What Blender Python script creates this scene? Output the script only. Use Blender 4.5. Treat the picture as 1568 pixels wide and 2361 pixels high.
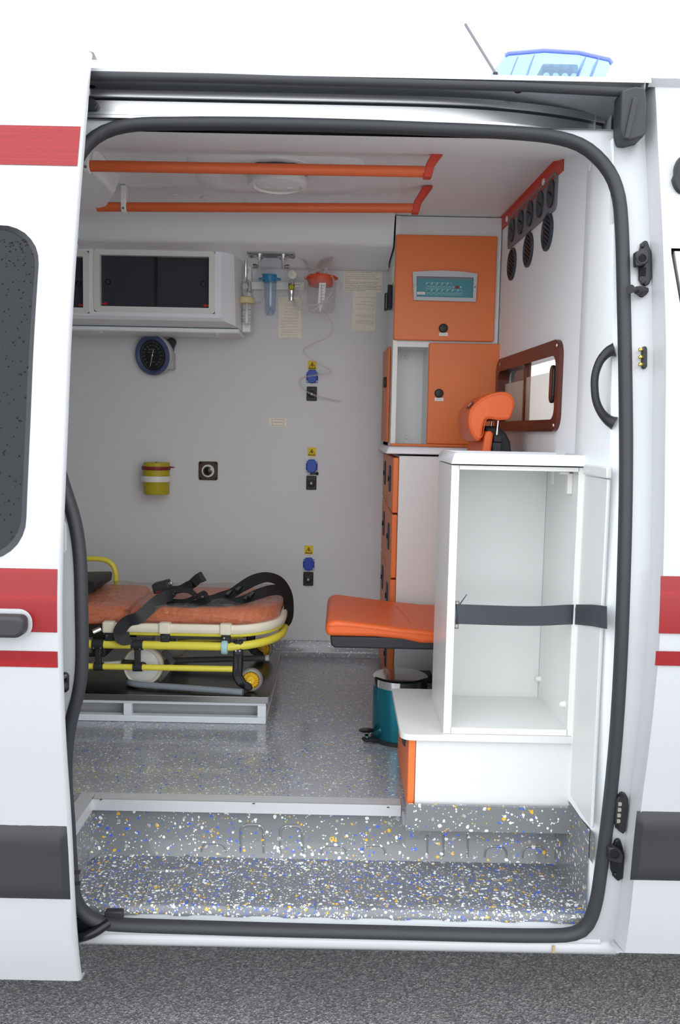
import bpy, bmesh, math, random
from mathutils import Vector, Matrix

random.seed(7)
scene = bpy.context.scene
for o in list(bpy.data.objects):
    bpy.data.objects.remove(o, do_unlink=True)
COL = scene.collection

# ------------------------------------------------------------------ camera
FPX, PITCH, ROLL, ZC = 2000.0, math.atan(187 / 2000), 0.02, 1.70
_cr, _sr, _cp, _sp = math.cos(ROLL), math.sin(ROLL), math.cos(PITCH), math.sin(PITCH)
# columns: world axes seen from the camera
W2C = Matrix(((_cr, _sp * _sr, _cp * _sr), (-_sr, _sp * _cr, _cp * _cr), (0, -_cp, _sp)))
C2W = W2C.transposed()
cam = bpy.data.objects.new('camera', bpy.data.cameras.new('camera'))
cam.data.sensor_width = 36
cam.data.lens = FPX / 2361 * 36
cam.data.clip_start = 0.05
cam.matrix_world = Matrix.Translation((0, 0, ZC)) @ C2W.to_4x4()
COL.objects.link(cam)
scene.camera = cam

# ------------------------------------------------------------------ overcast sky
world = bpy.data.worlds.new('overcast')
scene.world = world
world.use_nodes = True
_bg = world.node_tree.nodes['Background']
_bg.inputs[0].default_value = (0.94, 0.97, 1.0, 1)
_bg.inputs[1].default_value = 1.0
scene.view_settings.view_transform = 'Standard'
scene.view_settings.look = 'None'
scene.view_settings.gamma = 1
scene.view_settings.use_curve_mapping = False
scene.view_settings.exposure = 1.42

# ------------------------------------------------------------------ measuring helpers (pixel of a 1568x2361 frame -> point at a known distance)
def ray(px, py):
    return C2W @ Vector(((px - 784) / FPX, -(py - 1180.5) / FPX, -1))
def A(px, py, Y):
    d = ray(px, py); t = Y / d.y
    return Vector((d.x * t, Y, ZC + d.z * t))
def AZ(px, py, z):
    d = ray(px, py); t = (z - ZC) / d.z
    return Vector((d.x * t, d.y * t, z))
def R(x0, y0, x1, y1, Y):
    """rectangle facing the door at depth Y -> X0, X1, Z0, Z1"""
    mx, my = (x0 + x1) / 2, (y0 + y1) / 2
    return A(x0, my, Y).x, A(x1, my, Y).x, A(mx, y1, Y).z, A(mx, y0, Y).z
_PT = [(.30, .16), (.40, .119), (.49, .092), (.60, .074), (.70, .064), (.80, .055), (.927, .033), (1.03, .015), (1.196, .003), (1.266, 0),
       (1.40, .007), (1.59, .033), (1.682, .05), (1.867, .076), (2.056, .117), (2.271, .173), (2.366, .204), (2.515, .24), (2.60, .275)]
def _pl(z):
    if z <= _PT[0][0]: return _PT[0][1]
    for (a, u), (b, v) in zip(_PT, _PT[1:]):
        if z <= b: return u + (v - u) * (z - a) / (b - a)
    return _PT[-1][1]
def P(z):                       # how far the curved van side leans in at height z
    return sum(_pl(z + k * .02) for k in range(-4, 5)) / 9
def OP(px, py, off, k=1.0):     # point of the van side surface Y = off + k*P(z)
    Y = off + .05
    for _ in range(12):
        p = A(px, py, Y); Y = off + k * P(p.z)
    return A(px, py, Y)
def spl(pts, n=8, closed=False):
    pts = [Vector(p) for p in pts]; N = len(pts); out = []
    rng = N if closed else N - 1
    for i in range(rng):
        if closed: a, b, c, d = pts[i - 1], pts[i], pts[(i + 1) % N], pts[(i + 2) % N]
        else: a, b, c, d = pts[max(i - 1, 0)], pts[i], pts[i + 1], pts[min(i + 2, N - 1)]
        for k in range(n):
            t = k / n
            out.append(.5 * ((2 * b) + (c - a) * t + (2 * a - 5 * b + 4 * c - d) * t * t + (3 * b - a - 3 * c + d) * t ** 3))
    if not closed: out.append(pts[-1])
    return out

# ------------------------------------------------------------------ materials
def S(r, g, b):
    f = lambda c: c / 12.92 if c <= .04045 else ((c + .055) / 1.055) ** 2.4
    return (f(r / 255), f(g / 255), f(b / 255), 1)
M = {}
def mat(name, col, rough=.5, metal=0, bump=None, coat=0, spec=.5, alpha=1, trans=0, ior=1.45, sheen=0, vary=None):
    m = bpy.data.materials.new(name); m.use_nodes = True
    nt = m.node_tree; b = nt.nodes['Principled BSDF']
    b.inputs['Base Color'].default_value = col
    b.inputs['Roughness'].default_value = rough
    b.inputs['Metallic'].default_value = metal
    b.inputs['Coat Weight'].default_value = coat
    b.inputs['Coat Roughness'].default_value = .08
    b.inputs['Specular IOR Level'].default_value = spec
    b.inputs['Alpha'].default_value = alpha
    b.inputs['Transmission Weight'].default_value = trans
    b.inputs['IOR'].default_value = ior
    b.inputs['Sheen Weight'].default_value = sheen
    if bump or vary:
        tc = nt.nodes.new('ShaderNodeTexCoord')
    if bump:
        n = nt.nodes.new('ShaderNodeTexNoise'); n.inputs['Scale'].default_value = bump[0]; n.inputs['Detail'].default_value = 3
        bp = nt.nodes.new('ShaderNodeBump'); bp.inputs['Strength'].default_value = bump[1]; bp.inputs['Distance'].default_value = bump[2] if len(bump) > 2 else .002
        nt.links.new(tc.outputs['Object'], n.inputs['Vector'])
        nt.links.new(n.outputs[0], bp.inputs['Height']); nt.links.new(bp.outputs[0], b.inputs['Normal'])
    if vary:
        n = nt.nodes.new('ShaderNodeTexNoise'); n.inputs['Scale'].default_value = vary[0]; n.inputs['Detail'].default_value = 4
        mx = nt.nodes.new('ShaderNodeMixRGB'); mx.inputs[1].default_value = col
        mx.inputs[2].default_value = tuple(c * (1 - vary[1]) for c in col[:3]) + (1,)
        nt.links.new(tc.outputs['Object'], n.inputs['Vector']); nt.links.new(n.outputs[0], mx.inputs[0]); nt.links.new(mx.outputs[0], b.inputs['Base Color'])
    M[name] = m
    return m
mat('paint', S(191, 193, 196), .25, coat=.2, vary=(3, .03))
mat('paint_shade', S(198, 202, 206), .35)
mat('lining', S(243, 247, 249), .45, bump=(350, .08, .0006))
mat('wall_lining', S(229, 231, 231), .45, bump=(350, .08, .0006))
mat('laminate', S(224, 225, 224), .28, vary=(2, .02))
mat('laminate_edge', S(232, 232, 227), .35)
mat('countertop', S(228, 229, 234), .2)
mat('cream', S(236, 228, 206), .38)
mat('white_plastic', S(232, 232, 228), .35)
mat('orange_lam', S(229, 120, 60), .42, bump=(900, .1, .0004), vary=(4, .05))
mat('orange_vinyl', S(232, 104, 48), .42, bump=(420, .18, .0008))
mat('orange_mat', S(234, 116, 36), .4, bump=(60, .12, .002))
mat('orange_tube', S(222, 104, 58), .4)
mat('red_strip', S(205, 68, 52), .45)
mat('rubber', S(52, 54, 58), .55, bump=(500, .06, .0005))
mat('black_plastic', S(42, 42, 45), .5, bump=(700, .1, .0004))
mat('black_gloss', S(24, 25, 28), .22)
mat('trim_black', S(52, 53, 56), .5, bump=(800, .12, .0004))
mat('webbing', S(30, 31, 34), .5, bump=(900, .25, .0006))
mat('webbing_grey', S(62, 66, 74), .6, bump=(900, .3, .0006))
mat('yellow', S(234, 222, 78), .38)
mat('yellow_hub', S(240, 196, 30), .4)
mat('grey_tube', S(132, 140, 148), .4)
mat('dark_grey', S(92, 94, 96), .45)
mat('steel', S(150, 150, 148), .28, metal=1, bump=(40, .04, .001))
mat('steel_dark', S(120, 118, 112), .22, metal=1)
mat('chrome', S(225, 225, 222), .12, metal=1)
mat('aluminium', S(205, 206, 207), .34, metal=1, bump=(200, .05, .0005))
mat('alu_satin', S(206, 208, 211), .42, metal=.35, bump=(200, .05, .0005))
mat('brass', S(214, 178, 96), .3, metal=1)
mat('white_frame', S(226, 230, 236), .4)
mat('teal_bin', S(38, 128, 146), .25, metal=.75)
mat('teal_panel', S(64, 136, 146), .4)
mat('teal_ring', S(170, 214, 214), .35)
mat('panel_grey', S(188, 190, 192), .45)
mat('paper', S(254, 248, 230), .7)
mat('ink', S(120, 114, 106), .8)
mat('ink_light', S(206, 198, 180), .8)
mat('black_print', S(30, 28, 24), .7)
mat('blue_socket', S(36, 78, 182), .4)
mat('warn_yellow', S(238, 208, 26), .5)
mat('sharps', S(186, 172, 34), .45)
mat('maroon', S(130, 40, 44), .5)
mat('blue_ring', S(82, 94, 134), .4)
mat('dial', S(22, 23, 26), .25)
mat('dial_print', S(140, 142, 144), .6)
mat('brown_plate', S(82, 66, 58), .3, metal=.4)
mat('window_frame', S(92, 48, 40), .3, metal=.3)
mat('red_glass', S(196, 44, 40), .4)
mat('red_lid', S(226, 88, 52), .4)
mat('beige_cap', S(224, 208, 156), .45)
mat('blue_lid', S(50, 136, 186), .35)
mat('smoked', S(58, 60, 68), .2, spec=.5)
mat('hole_dark', S(14, 14, 16), .6)
mat('dark_void', S(20, 20, 22), .9)
mat('vent_dark', S(56, 60, 70), .5)
mat('vent_grey', S(120, 122, 126), .45)
mat('seat_black', S(44, 46, 50), .55, bump=(500, .15, .0006))
mat('tint_glass', S(22, 27, 33), .05, spec=.38)
mat('drop', S(16, 19, 23), .1, spec=.3)
mat('silver', S(196, 192, 180), .35, metal=.9)
mat('label_red', S(130, 20, 34), .5)
mat('seat_grey', S(120, 112, 104), .6)
mat('film', S(226, 214, 194), .5, alpha=.78)
mat('stain', S(176, 150, 104), .6)

def clear(name, tint, haze, rough=.06, ior=1.45):
    """thin see-through plastic: clear with a little haze, mirror shine by Fresnel"""
    m = bpy.data.materials.new(name); m.use_nodes = True; nt = m.node_tree
    nt.nodes.remove(nt.nodes['Principled BSDF'])
    out = nt.nodes['Material Output']
    tr = nt.nodes.new('ShaderNodeBsdfTransparent'); tr.inputs[0].default_value = tint
    df = nt.nodes.new('ShaderNodeBsdfDiffuse'); df.inputs[0].default_value = tint
    gl = nt.nodes.new('ShaderNodeBsdfGlossy'); gl.inputs['Roughness'].default_value = rough
    m1 = nt.nodes.new('ShaderNodeMixShader'); m1.inputs[0].default_value = haze
    m2 = nt.nodes.new('ShaderNodeMixShader')
    lw = nt.nodes.new('ShaderNodeLayerWeight'); lw.inputs[0].default_value = .5
    pw = nt.nodes.new('ShaderNodeMath'); pw.operation = 'POWER'; pw.inputs[1].default_value = 4
    fr = nt.nodes.new('ShaderNodeMath'); fr.operation = 'MULTIPLY_ADD'; fr.inputs[1].default_value = .7; fr.inputs[2].default_value = ((ior - 1) / (ior + 1)) ** 2 * 1.5
    nt.links.new(lw.outputs['Facing'], pw.inputs[0]); nt.links.new(pw.outputs[0], fr.inputs[0])
    nt.links.new(tr.outputs[0], m1.inputs[1]); nt.links.new(df.outputs[0], m1.inputs[2])
    nt.links.new(fr.outputs[0], m2.inputs[0]); nt.links.new(m1.outputs[0], m2.inputs[1]); nt.links.new(gl.outputs[0], m2.inputs[2]); nt.links.new(m2.outputs[0], out.inputs[0])
    M[name] = m
    return m
clear('clear_plastic', S(250, 250, 251), .06)
clear('clear_tube', S(250, 248, 247), .16)
clear('clear_blue', S(224, 236, 248), .14)
clear('pane', S(240, 242, 244), .05, .02)
clear('bar_blue', S(200, 232, 255), .12, .05)
clear('bar_rim', S(150, 165, 226), .5, .2)
clear('tyre_clear', S(190, 190, 186), .35)
# crinkled polythene over the mattress
_w = clear('polythene', S(253, 250, 248), .05, .06, 1.85)
_nt = _w.node_tree
_n = _nt.nodes.new('ShaderNodeTexNoise'); _n.inputs['Scale'].default_value = 22; _n.inputs['Detail'].default_value = 7; _n.inputs['Distortion'].default_value = 2.2
_b = _nt.nodes.new('ShaderNodeBump'); _b.inputs['Strength'].default_value = 1.0; _b.inputs['Distance'].default_value = .05
_t = _nt.nodes.new('ShaderNodeTexCoord')
_nt.links.new(_t.outputs['Object'], _n.inputs['Vector']); _nt.links.new(_n.outputs[0], _b.inputs['Height'])
for _x in _nt.nodes:
    if _x.type in ('BSDF_GLOSSY', 'LAYER_WEIGHT'): _nt.links.new(_b.outputs[0], _x.inputs['Normal'])

def speckle(name, base, dens, sc=105, rough=.3):
    """grey resin floor with scattered white, blue and yellow flakes"""
    m = bpy.data.materials.new(name); m.use_nodes = True; nt = m.node_tree; L = nt.links; N = nt.nodes
    b = N['Principled BSDF']; b.inputs['Roughness'].default_value = rough
    b.inputs['Coat Weight'].default_value = .5; b.inputs['Coat Roughness'].default_value = .06
    g = N.new('ShaderNodeNewGeometry')
    ns = N.new('ShaderNodeTexNoise'); ns.inputs['Scale'].default_value = 60
    vm = N.new('ShaderNodeVectorMath'); vm.operation = 'MULTIPLY_ADD'; vm.inputs[1].default_value = (.012, .012, .012)
    L.new(g.outputs['Position'], ns.inputs['Vector']); L.new(ns.outputs['Color'], vm.inputs[0]); L.new(g.outputs['Position'], vm.inputs[2])
    col = N.new('ShaderNodeRGB'); col.outputs[0].default_value = base
    big = N.new('ShaderNodeTexNoise'); big.inputs['Scale'].default_value = 7; big.inputs['Detail'].default_value = 2
    L.new(g.outputs['Position'], big.inputs['Vector'])
    cur = col.outputs[0]
    for scale, d, rad in ((sc, dens, .40), (sc * 1.9, dens * .8, .36)):
        v = N.new('ShaderNodeTexVoronoi'); v.inputs['Scale'].default_value = scale
        L.new(vm.outputs[0], v.inputs['Vector'])
        sp = N.new('ShaderNodeSeparateColor'); L.new(v.outputs['Color'], sp.inputs[0])
        dn = N.new('ShaderNodeMath'); dn.operation = 'MULTIPLY'; dn.inputs[1].default_value = d * 2
        L.new(big.outputs[0], dn.inputs[0])
        a = N.new('ShaderNodeMath'); a.operation = 'LESS_THAN'; L.new(sp.outputs[0], a.inputs[0]); L.new(dn.outputs[0], a.inputs[1])
        rr = N.new('ShaderNodeMath'); rr.operation = 'MULTIPLY_ADD'; rr.inputs[1].default_value = .3; rr.inputs[2].default_value = rad - .15
        L.new(sp.outputs[2], rr.inputs[0])
        c = N.new('ShaderNodeMath'); c.operation = 'LESS_THAN'; L.new(v.outputs['Distance'], c.inputs[0]); L.new(rr.outputs[0], c.inputs[1])
        mk = N.new('ShaderNodeMath'); mk.operation = 'MULTIPLY'; L.new(a.outputs[0], mk.inputs[0]); L.new(c.outputs[0], mk.inputs[1])
        rp = N.new('ShaderNodeValToRGB'); rp.color_ramp.interpolation = 'CONSTANT'
        e = rp.color_ramp.elements; e[0].position = 0; e[0].color = S(238, 240, 238); e[1].position = .52; e[1].color = S(62, 100, 214)
        x = e.new(.76); x.color = S(226, 178, 40); x = e.new(.87); x.color = S(172, 172, 168)
        L.new(sp.outputs[1], rp.inputs[0])
        mx = N.new('ShaderNodeMixRGB'); L.new(mk.outputs[0], mx.inputs[0]); L.new(cur, mx.inputs[1]); L.new(rp.outputs[0], mx.inputs[2])
        cur = mx.outputs[0]
    L.new(cur, b.inputs['Base Color'])
    M[name] = m
speckle('floor_speckle', S(156, 160, 166), .30, 130, .22)
speckle('step_speckle', S(112, 115, 120), .50, 125, .36)
speckle('riser_speckle', S(118, 121, 123), .24, 95, .35)

def asphalt():
    m = bpy.data.materials.new('asphalt'); m.use_nodes = True; nt = m.node_tree; L = nt.links; N = nt.nodes
    b = N['Principled BSDF']; b.inputs['Roughness'].default_value = .75
    g = N.new('ShaderNodeNewGeometry')
    v = N.new('ShaderNodeTexVoronoi'); v.inputs['Scale'].default_value = 190; L.new(g.outputs['Position'], v.inputs['Vector'])
    n = N.new('ShaderNodeTexNoise'); n.inputs['Scale'].default_value = 3; n.inputs['Detail'].default_value = 5; L.new(g.outputs['Position'], n.inputs['Vector'])
    sp = N.new('ShaderNodeSeparateColor'); L.new(v.outputs['Color'], sp.inputs[0])
    rp = N.new('ShaderNodeValToRGB'); e = rp.color_ramp.elements
    e[0].color = S(106, 107, 108); e[1].color = S(200, 200, 198); e[1].position = 1; x = e.new(.7); x.color = S(160, 160, 160)
    L.new(sp.outputs[0], rp.inputs[0])
    mx = N.new('ShaderNodeMixRGB'); mx.blend_type = 'MULTIPLY'; mx.inputs[0].default_value = .35; L.new(rp.outputs[0], mx.inputs[1]); L.new(n.outputs[0], mx.inputs[2])
    L.new(mx.outputs[0], b.inputs['Base Color'])
    bp = N.new('ShaderNodeBump'); bp.inputs['Strength'].default_value = .8; bp.inputs['Distance'].default_value = .006
    L.new(v.outputs['Distance'], bp.inputs['Height']); L.new(bp.outputs[0], b.inputs['Normal'])
    M['asphalt'] = m
asphalt()

def retro():
    m = bpy.data.materials.new('red_reflective'); m.use_nodes = True; nt = m.node_tree; L = nt.links; N = nt.nodes
    b = N['Principled BSDF']; b.inputs['Roughness'].default_value = .3; b.inputs['Coat Weight'].default_value = 0
    g = N.new('ShaderNodeNewGeometry')
    v = N.new('ShaderNodeTexVoronoi'); v.feature = 'DISTANCE_TO_EDGE'; v.inputs['Scale'].default_value = 230; v.inputs['Randomness'].default_value = .15
    L.new(g.outputs['Position'], v.inputs['Vector'])
    rp = N.new('ShaderNodeValToRGB'); e = rp.color_ramp.elements; e[0].color = S(156, 22, 28); e[1].color = S(134, 15, 21); e[1].position = .12
    L.new(v.outputs['Distance'], rp.inputs[0]); L.new(rp.outputs[0], b.inputs['Base Color'])
    M['red_reflective'] = m
retro()

# ------------------------------------------------------------------ mesh building
BASE = {}
class MB:
    def __init__(s): s.v = []; s.f = []
    def add(s, vs, fs):
        k = len(s.v); s.v += [Vector(v) for v in vs]; s.f += [tuple(i + k for i in f) for f in fs]; return s
    def box(s, x0, x1, y0, y1, z0, z1):
        return s.add([(x0, y0, z0), (x1, y0, z0), (x1, y1, z0), (x0, y1, z0), (x0, y0, z1), (x1, y0, z1), (x1, y1, z1), (x0, y1, z1)],
                     [(0, 3, 2, 1), (4, 5, 6, 7), (0, 1, 5, 4), (1, 2, 6, 5), (2, 3, 7, 6), (3, 0, 4, 7)])
    def obox(s, a, b, w, h, up=(0, 0, 1)):
        """bar from a to b, w across, h along up"""
        a, b = Vector(a), Vector(b); d = (b - a).normalized(); u = Vector(up); sd = d.cross(u).normalized(); u = sd.cross(d).normalized()
        vs = []
        for p in (a, b):
            for i, j in ((-1, -1), (1, -1), (1, 1), (-1, 1)): vs.append(p + sd * w / 2 * i + u * h / 2 * j)
        return s.add(vs, [(3, 2, 1, 0), (4, 5, 6, 7), (0, 1, 5, 4), (1, 2, 6, 5), (2, 3, 7, 6), (3, 0, 4, 7)])
    def strip(s, rows, closed=False):
        """rows of equal length joined into quads"""
        n = len(rows[0]); k = []
        for r in rows: k += list(r)
        fs = []
        for i in range(len(rows) - 1):
            for j in range(n if closed else n - 1):
                fs.append((i * n + j, i * n + (j + 1) % n, (i + 1) * n + (j + 1) % n, (i + 1) * n + j))
        return s.add(k, fs)
    def tube(s, path, r, n=10, closed=False, caps=True, flat=1.0, ref=None):
        path = [Vector(p) for p in path]; N = len(path); rows = []
        t0 = (path[1] - path[0]).normalized()
        u = Vector(ref) if ref else (Vector((0, 0, 1)) if abs(t0.z) < .9 else Vector((1, 0, 0)))
        for i, p in enumerate(path):
            if closed: t = path[(i + 1) % N] - path[i - 1]
            else: t = path[min(i + 1, N - 1)] - path[max(i - 1, 0)]
            t.normalize(); u = (u - t * u.dot(t)).normalized(); w = t.cross(u)
            rr = r[i] if isinstance(r, (list, tuple)) else r
            rows.append([p + u * rr * flat * math.cos(2 * math.pi * k / n) + w * rr * math.sin(2 * math.pi * k / n) for k in range(n)])
            if ref: u = Vector(ref)
        if closed: rows.append(rows[0])
        k = len(s.v); s.strip(rows, True)
        if caps and not closed: s.f.append(tuple(k + j for j in reversed(range(n)))); s.f.append(tuple(k + (N - 1) * n + j for j in range(n)))
        return s
    def sweep(s, path, sec, up=(0, 0, 1), closed=False):
        """section (across, up) along a path, up stays up"""
        path = [Vector(p) for p in path]; N = len(path); rows = []; up = Vector(up)
        for i, p in enumerate(path):
            t = (path[(i + 1) % N] - path[i - 1]) if closed else (path[min(i + 1, N - 1)] - path[max(i - 1, 0)])
            t.normalize(); sd = t.cross(up).normalized(); uu = sd.cross(t)
            rows.append([p + sd * a + uu * b for a, b in sec])
        if closed: rows.append(rows[0])
        k = len(s.v); n = len(sec); s.strip(rows, True)
        if not closed: s.f.append(tuple(k + j for j in reversed(range(n)))); s.f.append(tuple(k + (N - 1) * n + j for j in range(n)))
        return s
    def ribbon(s, path, wd, w, t=.0025):
        """flat webbing: wd = direction of its width (one or per point)"""
        path = [Vector(p) for p in path]; N = len(path); rows = []
        for i, p in enumerate(path):
            tg = (path[min(i + 1, N - 1)] - path[max(i - 1, 0)]).normalized()
            d = Vector(wd[i] if isinstance(wd, list) else wd); d = (d - tg * d.dot(tg)).normalized(); n = tg.cross(d)
            rows.append([p - d * w / 2 - n * t / 2, p + d * w / 2 - n * t / 2, p + d * w / 2 + n * t / 2, p - d * w / 2 + n * t / 2])
        k = len(s.v); s.strip(rows, True); s.f.append((k + 3, k + 2, k + 1, k)); e = k + 4 * (N - 1); s.f.append((e, e + 1, e + 2, e + 3))
        return s
    def lathe(s, prof, o, ax=(0, 0, 1), n=32, caps=True):
        o, ax = Vector(o), Vector(ax).normalized(); u = Vector((0, 0, 1)) if abs(ax.z) < .9 else Vector((1, 0, 0)); u = (u - ax * u.dot(ax)).normalized(); w = ax.cross(u)
        rows = [[o + ax * h + u * r * math.cos(2 * math.pi * k / n) + w * r * math.sin(2 * math.pi * k / n) for k in range(n)] for r, h in prof]
        k = len(s.v); s.strip(rows, True)
        if caps:
            s.f.append(tuple(k + j for j in reversed(range(n)))); s.f.append(tuple(k + (len(prof) - 1) * n + j for j in range(n)))
        return s
    def prism(s, out, plane, a, b):
        """2-D outline pushed from a to b along the axis missing from plane"""
        mk = {'xz': lambda u, v, t: (u, t, v), 'xy': lambda u, v, t: (u, v, t), 'yz': lambda u, v, t: (t, u, v)}[plane]
        n = len(out); vs = [mk(u, v, a) for u, v in out] + [mk(u, v, b) for u, v in out]
        return s.add(vs, [tuple(reversed(range(n))), tuple(range(n, 2 * n))] + [(i, (i + 1) % n, n + (i + 1) % n, n + i) for i in range(n)])
    def ball(s, c, r, n=12, sq=(1, 1, 1)):
        c = Vector(c); rows = []
        for i in range(n // 2 + 1):
            th = math.pi * i / (n // 2)
            rows.append([c + Vector((sq[0] * r * math.sin(th) * math.cos(2 * math.pi * k / n), sq[1] * r * math.sin(th) * math.sin(2 * math.pi * k / n), sq[2] * r * math.cos(th))) for k in range(n)])
        return s.strip(rows, True)
    def text(s, body, size, o, ax=(1, 0, 0), up=(0, 0, 1), align='CENTER', fit=None, d=.0003):
        cu = bpy.data.curves.new('t', 'FONT'); cu.body = body; cu.size = size; cu.align_x = align; cu.extrude = 0; cu.resolution_u = 1
        ob = bpy.data.objects.new('t', cu); COL.objects.link(ob)
        dg = bpy.context.evaluated_depsgraph_get(); ev = ob.evaluated_get(dg); me = ev.to_mesh()
        vs = [v.co.copy() for v in me.vertices]; fs = [tuple(p.vertices) for p in me.polygons]
        ev.to_mesh_clear(); bpy.data.objects.remove(ob, do_unlink=True); bpy.data.curves.remove(cu)
        if not vs: return s
        k = 1
        if fit:
            wdt = max(v.x for v in vs) - min(v.x for v in vs); k = min(1.0, fit / max(wdt, 1e-6)) if align != 'LEFT' else fit / max(wdt, 1e-6)
        o, ax, up = Vector(o), Vector(ax), Vector(up); nrm = ax.cross(up)
        return s.add([o + ax * v.x * k + up * v.y + nrm * d for v in vs], fs)
    def build(s, name, m, parent=None, smooth=None, bevel=0, seg=2, label=None, kind=None, sub=0, solid=0):
        me = bpy.data.meshes.new(name)
        if parent is None:
            xs = [v.x for v in s.v]; ys = [v.y for v in s.v]; zs = [v.z for v in s.v]
            base = Vector(((min(xs) + max(xs)) / 2, (min(ys) + max(ys)) / 2, min(zs)))
        else: base = BASE[parent.name]
        me.from_pydata([v - base for v in s.v], [], s.f)
        bm = bmesh.new(); bm.from_mesh(me); bmesh.ops.recalc_face_normals(bm, faces=bm.faces); bm.to_mesh(me); bm.free()
        o = bpy.data.objects.new(name, me); COL.objects.link(o)
        me.materials.append(M[m] if isinstance(m, str) else m)
        if parent is None: o.location = base
        else: o.parent = parent
        BASE[o.name] = base
        if smooth:
            for p in me.polygons: p.use_smooth = True
            me.set_sharp_from_angle(angle=math.radians(smooth if smooth is not True else 40))
        if solid:
            md = o.modifiers.new('s', 'SOLIDIFY'); md.thickness = solid; md.offset = 0
        if bevel:
            md = o.modifiers.new('b', 'BEVEL'); md.width = bevel; md.segments = seg; md.limit_method = 'ANGLE'; md.angle_limit = math.radians(40)
            if not smooth:
                for p in me.polygons: p.use_smooth = True
                me.set_sharp_from_angle(angle=math.radians(75))
        if sub:
            md = o.modifiers.new('u', 'SUBSURF'); md.levels = sub; md.render_levels = sub
        if label: o['label'] = label
        if kind: o['kind'] = kind
        return o
def thing(name, label, cat, loc=(0, 0, 0), group=None):
    o = bpy.data.objects.new(name, None); COL.objects.link(o); o.location = loc; o.empty_display_size = .05
    BASE[o.name] = Vector(loc); o['label'] = label; o['category'] = cat
    if group: o['group'] = group
    return o
def tag(o, label, cat, group=None):
    o['label'] = label; o['category'] = cat
    if group: o['group'] = group
    return o
def struct(o, label, cat):
    o['kind'] = 'structure'; o['label'] = label; o['category'] = cat
    return o
def copy_tree(o, loc, label, parent=None):
    c = o.copy(); COL.objects.link(c); c.parent = parent
    if parent is None: c.location = loc; c['label'] = label
    for ch in [x for x in bpy.data.objects if x.parent == o]: copy_tree(ch, None, None, c)
    return c
def rrect(x0, x1, z0, z1, r, n=6):
    if not isinstance(r, (list, tuple)): r = (r,) * 4      # bl, br, tr, tl
    out = []
    for (cx, cz, a0, k) in ((x0 + r[0], z0 + r[0], 180, 0), (x1 - r[1], z0 + r[1], 270, 1), (x1 - r[2], z1 - r[2], 0, 2), (x0 + r[3], z1 - r[3], 90, 3)):
        for i in range(n + 1):
            a = math.radians(a0 + 90 * i / n); out.append((cx + r[k] * math.cos(a), cz + r[k] * math.sin(a)))
    return out
def fb(x0, y0, x1, y1, Y, dep):
    a, b, c, d = R(x0, y0, x1, y1, Y)
    return MB().box(a, b, Y, Y + dep, c, d)
def annulus(inner, rect, fn, rings=10):
    """surface with a hole: inner loop (x,z) to an outer rectangle, y from fn"""
    x0, x1, z0, z1 = rect; cx = sum(p[0] for p in inner) / len(inner); cz = sum(p[1] for p in inner) / len(inner); out = []
    for (x, z) in inner:
        dx, dz = x - cx, z - cz; t = 1e9
        if dx > 1e-9: t = min(t, (x1 - cx) / dx)
        if dx < -1e-9: t = min(t, (x0 - cx) / dx)
        if dz > 1e-9: t = min(t, (z1 - cz) / dz)
        if dz < -1e-9: t = min(t, (z0 - cz) / dz)
        out.append([cx + dx * t, cz + dz * t])
    for c in ((x0, z0), (x0, z1), (x1, z0), (x1, z1)):
        i = min(range(len(out)), key=lambda k: (out[k][0] - c[0]) ** 2 + (out[k][1] - c[1]) ** 2); out[i] = list(c)
    rows = []
    for k in range(rings + 1):
        t = k / rings
        rows.append([(lambda x, z: (x, fn(x, z), z))(a[0] + (b[0] - a[0]) * t, a[1] + (b[1] - a[1]) * t) for a, b in zip(inner, out)])
    return MB().strip(rows, True)
def resample(pts, n):
    pts = [Vector(p) for p in pts]; pts2 = pts + [pts[0]]; L = [0]
    for a, b in zip(pts2, pts2[1:]): L.append(L[-1] + (b - a).length)
    out = []; k = 0
    for i in range(n):
        d = L[-1] * i / n
        while L[k + 1] < d: k += 1
        out.append(pts2[k].lerp(pts2[k + 1], (d - L[k]) / max(L[k + 1] - L[k], 1e-9)))
    return out
def words(mb, x0, x1, z, h, Y, right=False, rnd=random):
    """a line of print too small to read: word-long dashes"""
    x = x0; segs = []
    while x < x1:
        w = rnd.uniform(.004, .014); e = min(x + w, x1); segs.append((x, e)); x = e + .0025
    for a, b in segs:
        if right: a, b = x0 + x1 - b, x0 + x1 - a
        mb.add([(a, Y, z), (b, Y, z), (b, Y, z + h), (a, Y, z + h)], [(0, 1, 2, 3)])
# =================================================================== SETTING
GZ = .12
YF = 3.87
def XB(Y): return .583 + .05 * (3.3 - Y)            # the bulkhead runs a little skew
def BK(px, py, off=0):                              # point on the bulkhead under a pixel
    d = ray(px, py); t = (.748 - off) / (d.x + .05 * d.y)
    return Vector((d.x * t, d.y * t, ZC + d.z * t))
struct(MB().box(-9, 9, -7, 14, GZ - .05, GZ).build('ground', 'asphalt'), 'grey asphalt pavement under the van', 'ground')

# interior floor, cut out for the door step
FZ = .68
SL, SR = -.664, .185
fl = MB().prism([(-2.3, 2.03), (SL, 2.03), (SL, 2.30), (SR, 2.30), (SR, 2.24), (.66, 2.24), (.60, YF + .02), (-2.3, YF + .02)], 'xy', FZ - .03, FZ)
floor = struct(fl.build('floor', 'floor_speckle'), 'glossy grey speckled resin floor of the treatment compartment', 'floor')
bb = MB().strip([[(x, YF - .035, FZ + .0005), (x, YF - .018, FZ + .006), (x, YF - .007, FZ + .02), (x, YF - .004, FZ + .068), (x, YF, FZ + .07)] for x in (-2.3, .19)])
struct(bb.build('baseboard_back', 'floor_speckle', smooth=True), 'dark speckled coved skirting along the far wall', 'skirting')

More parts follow.
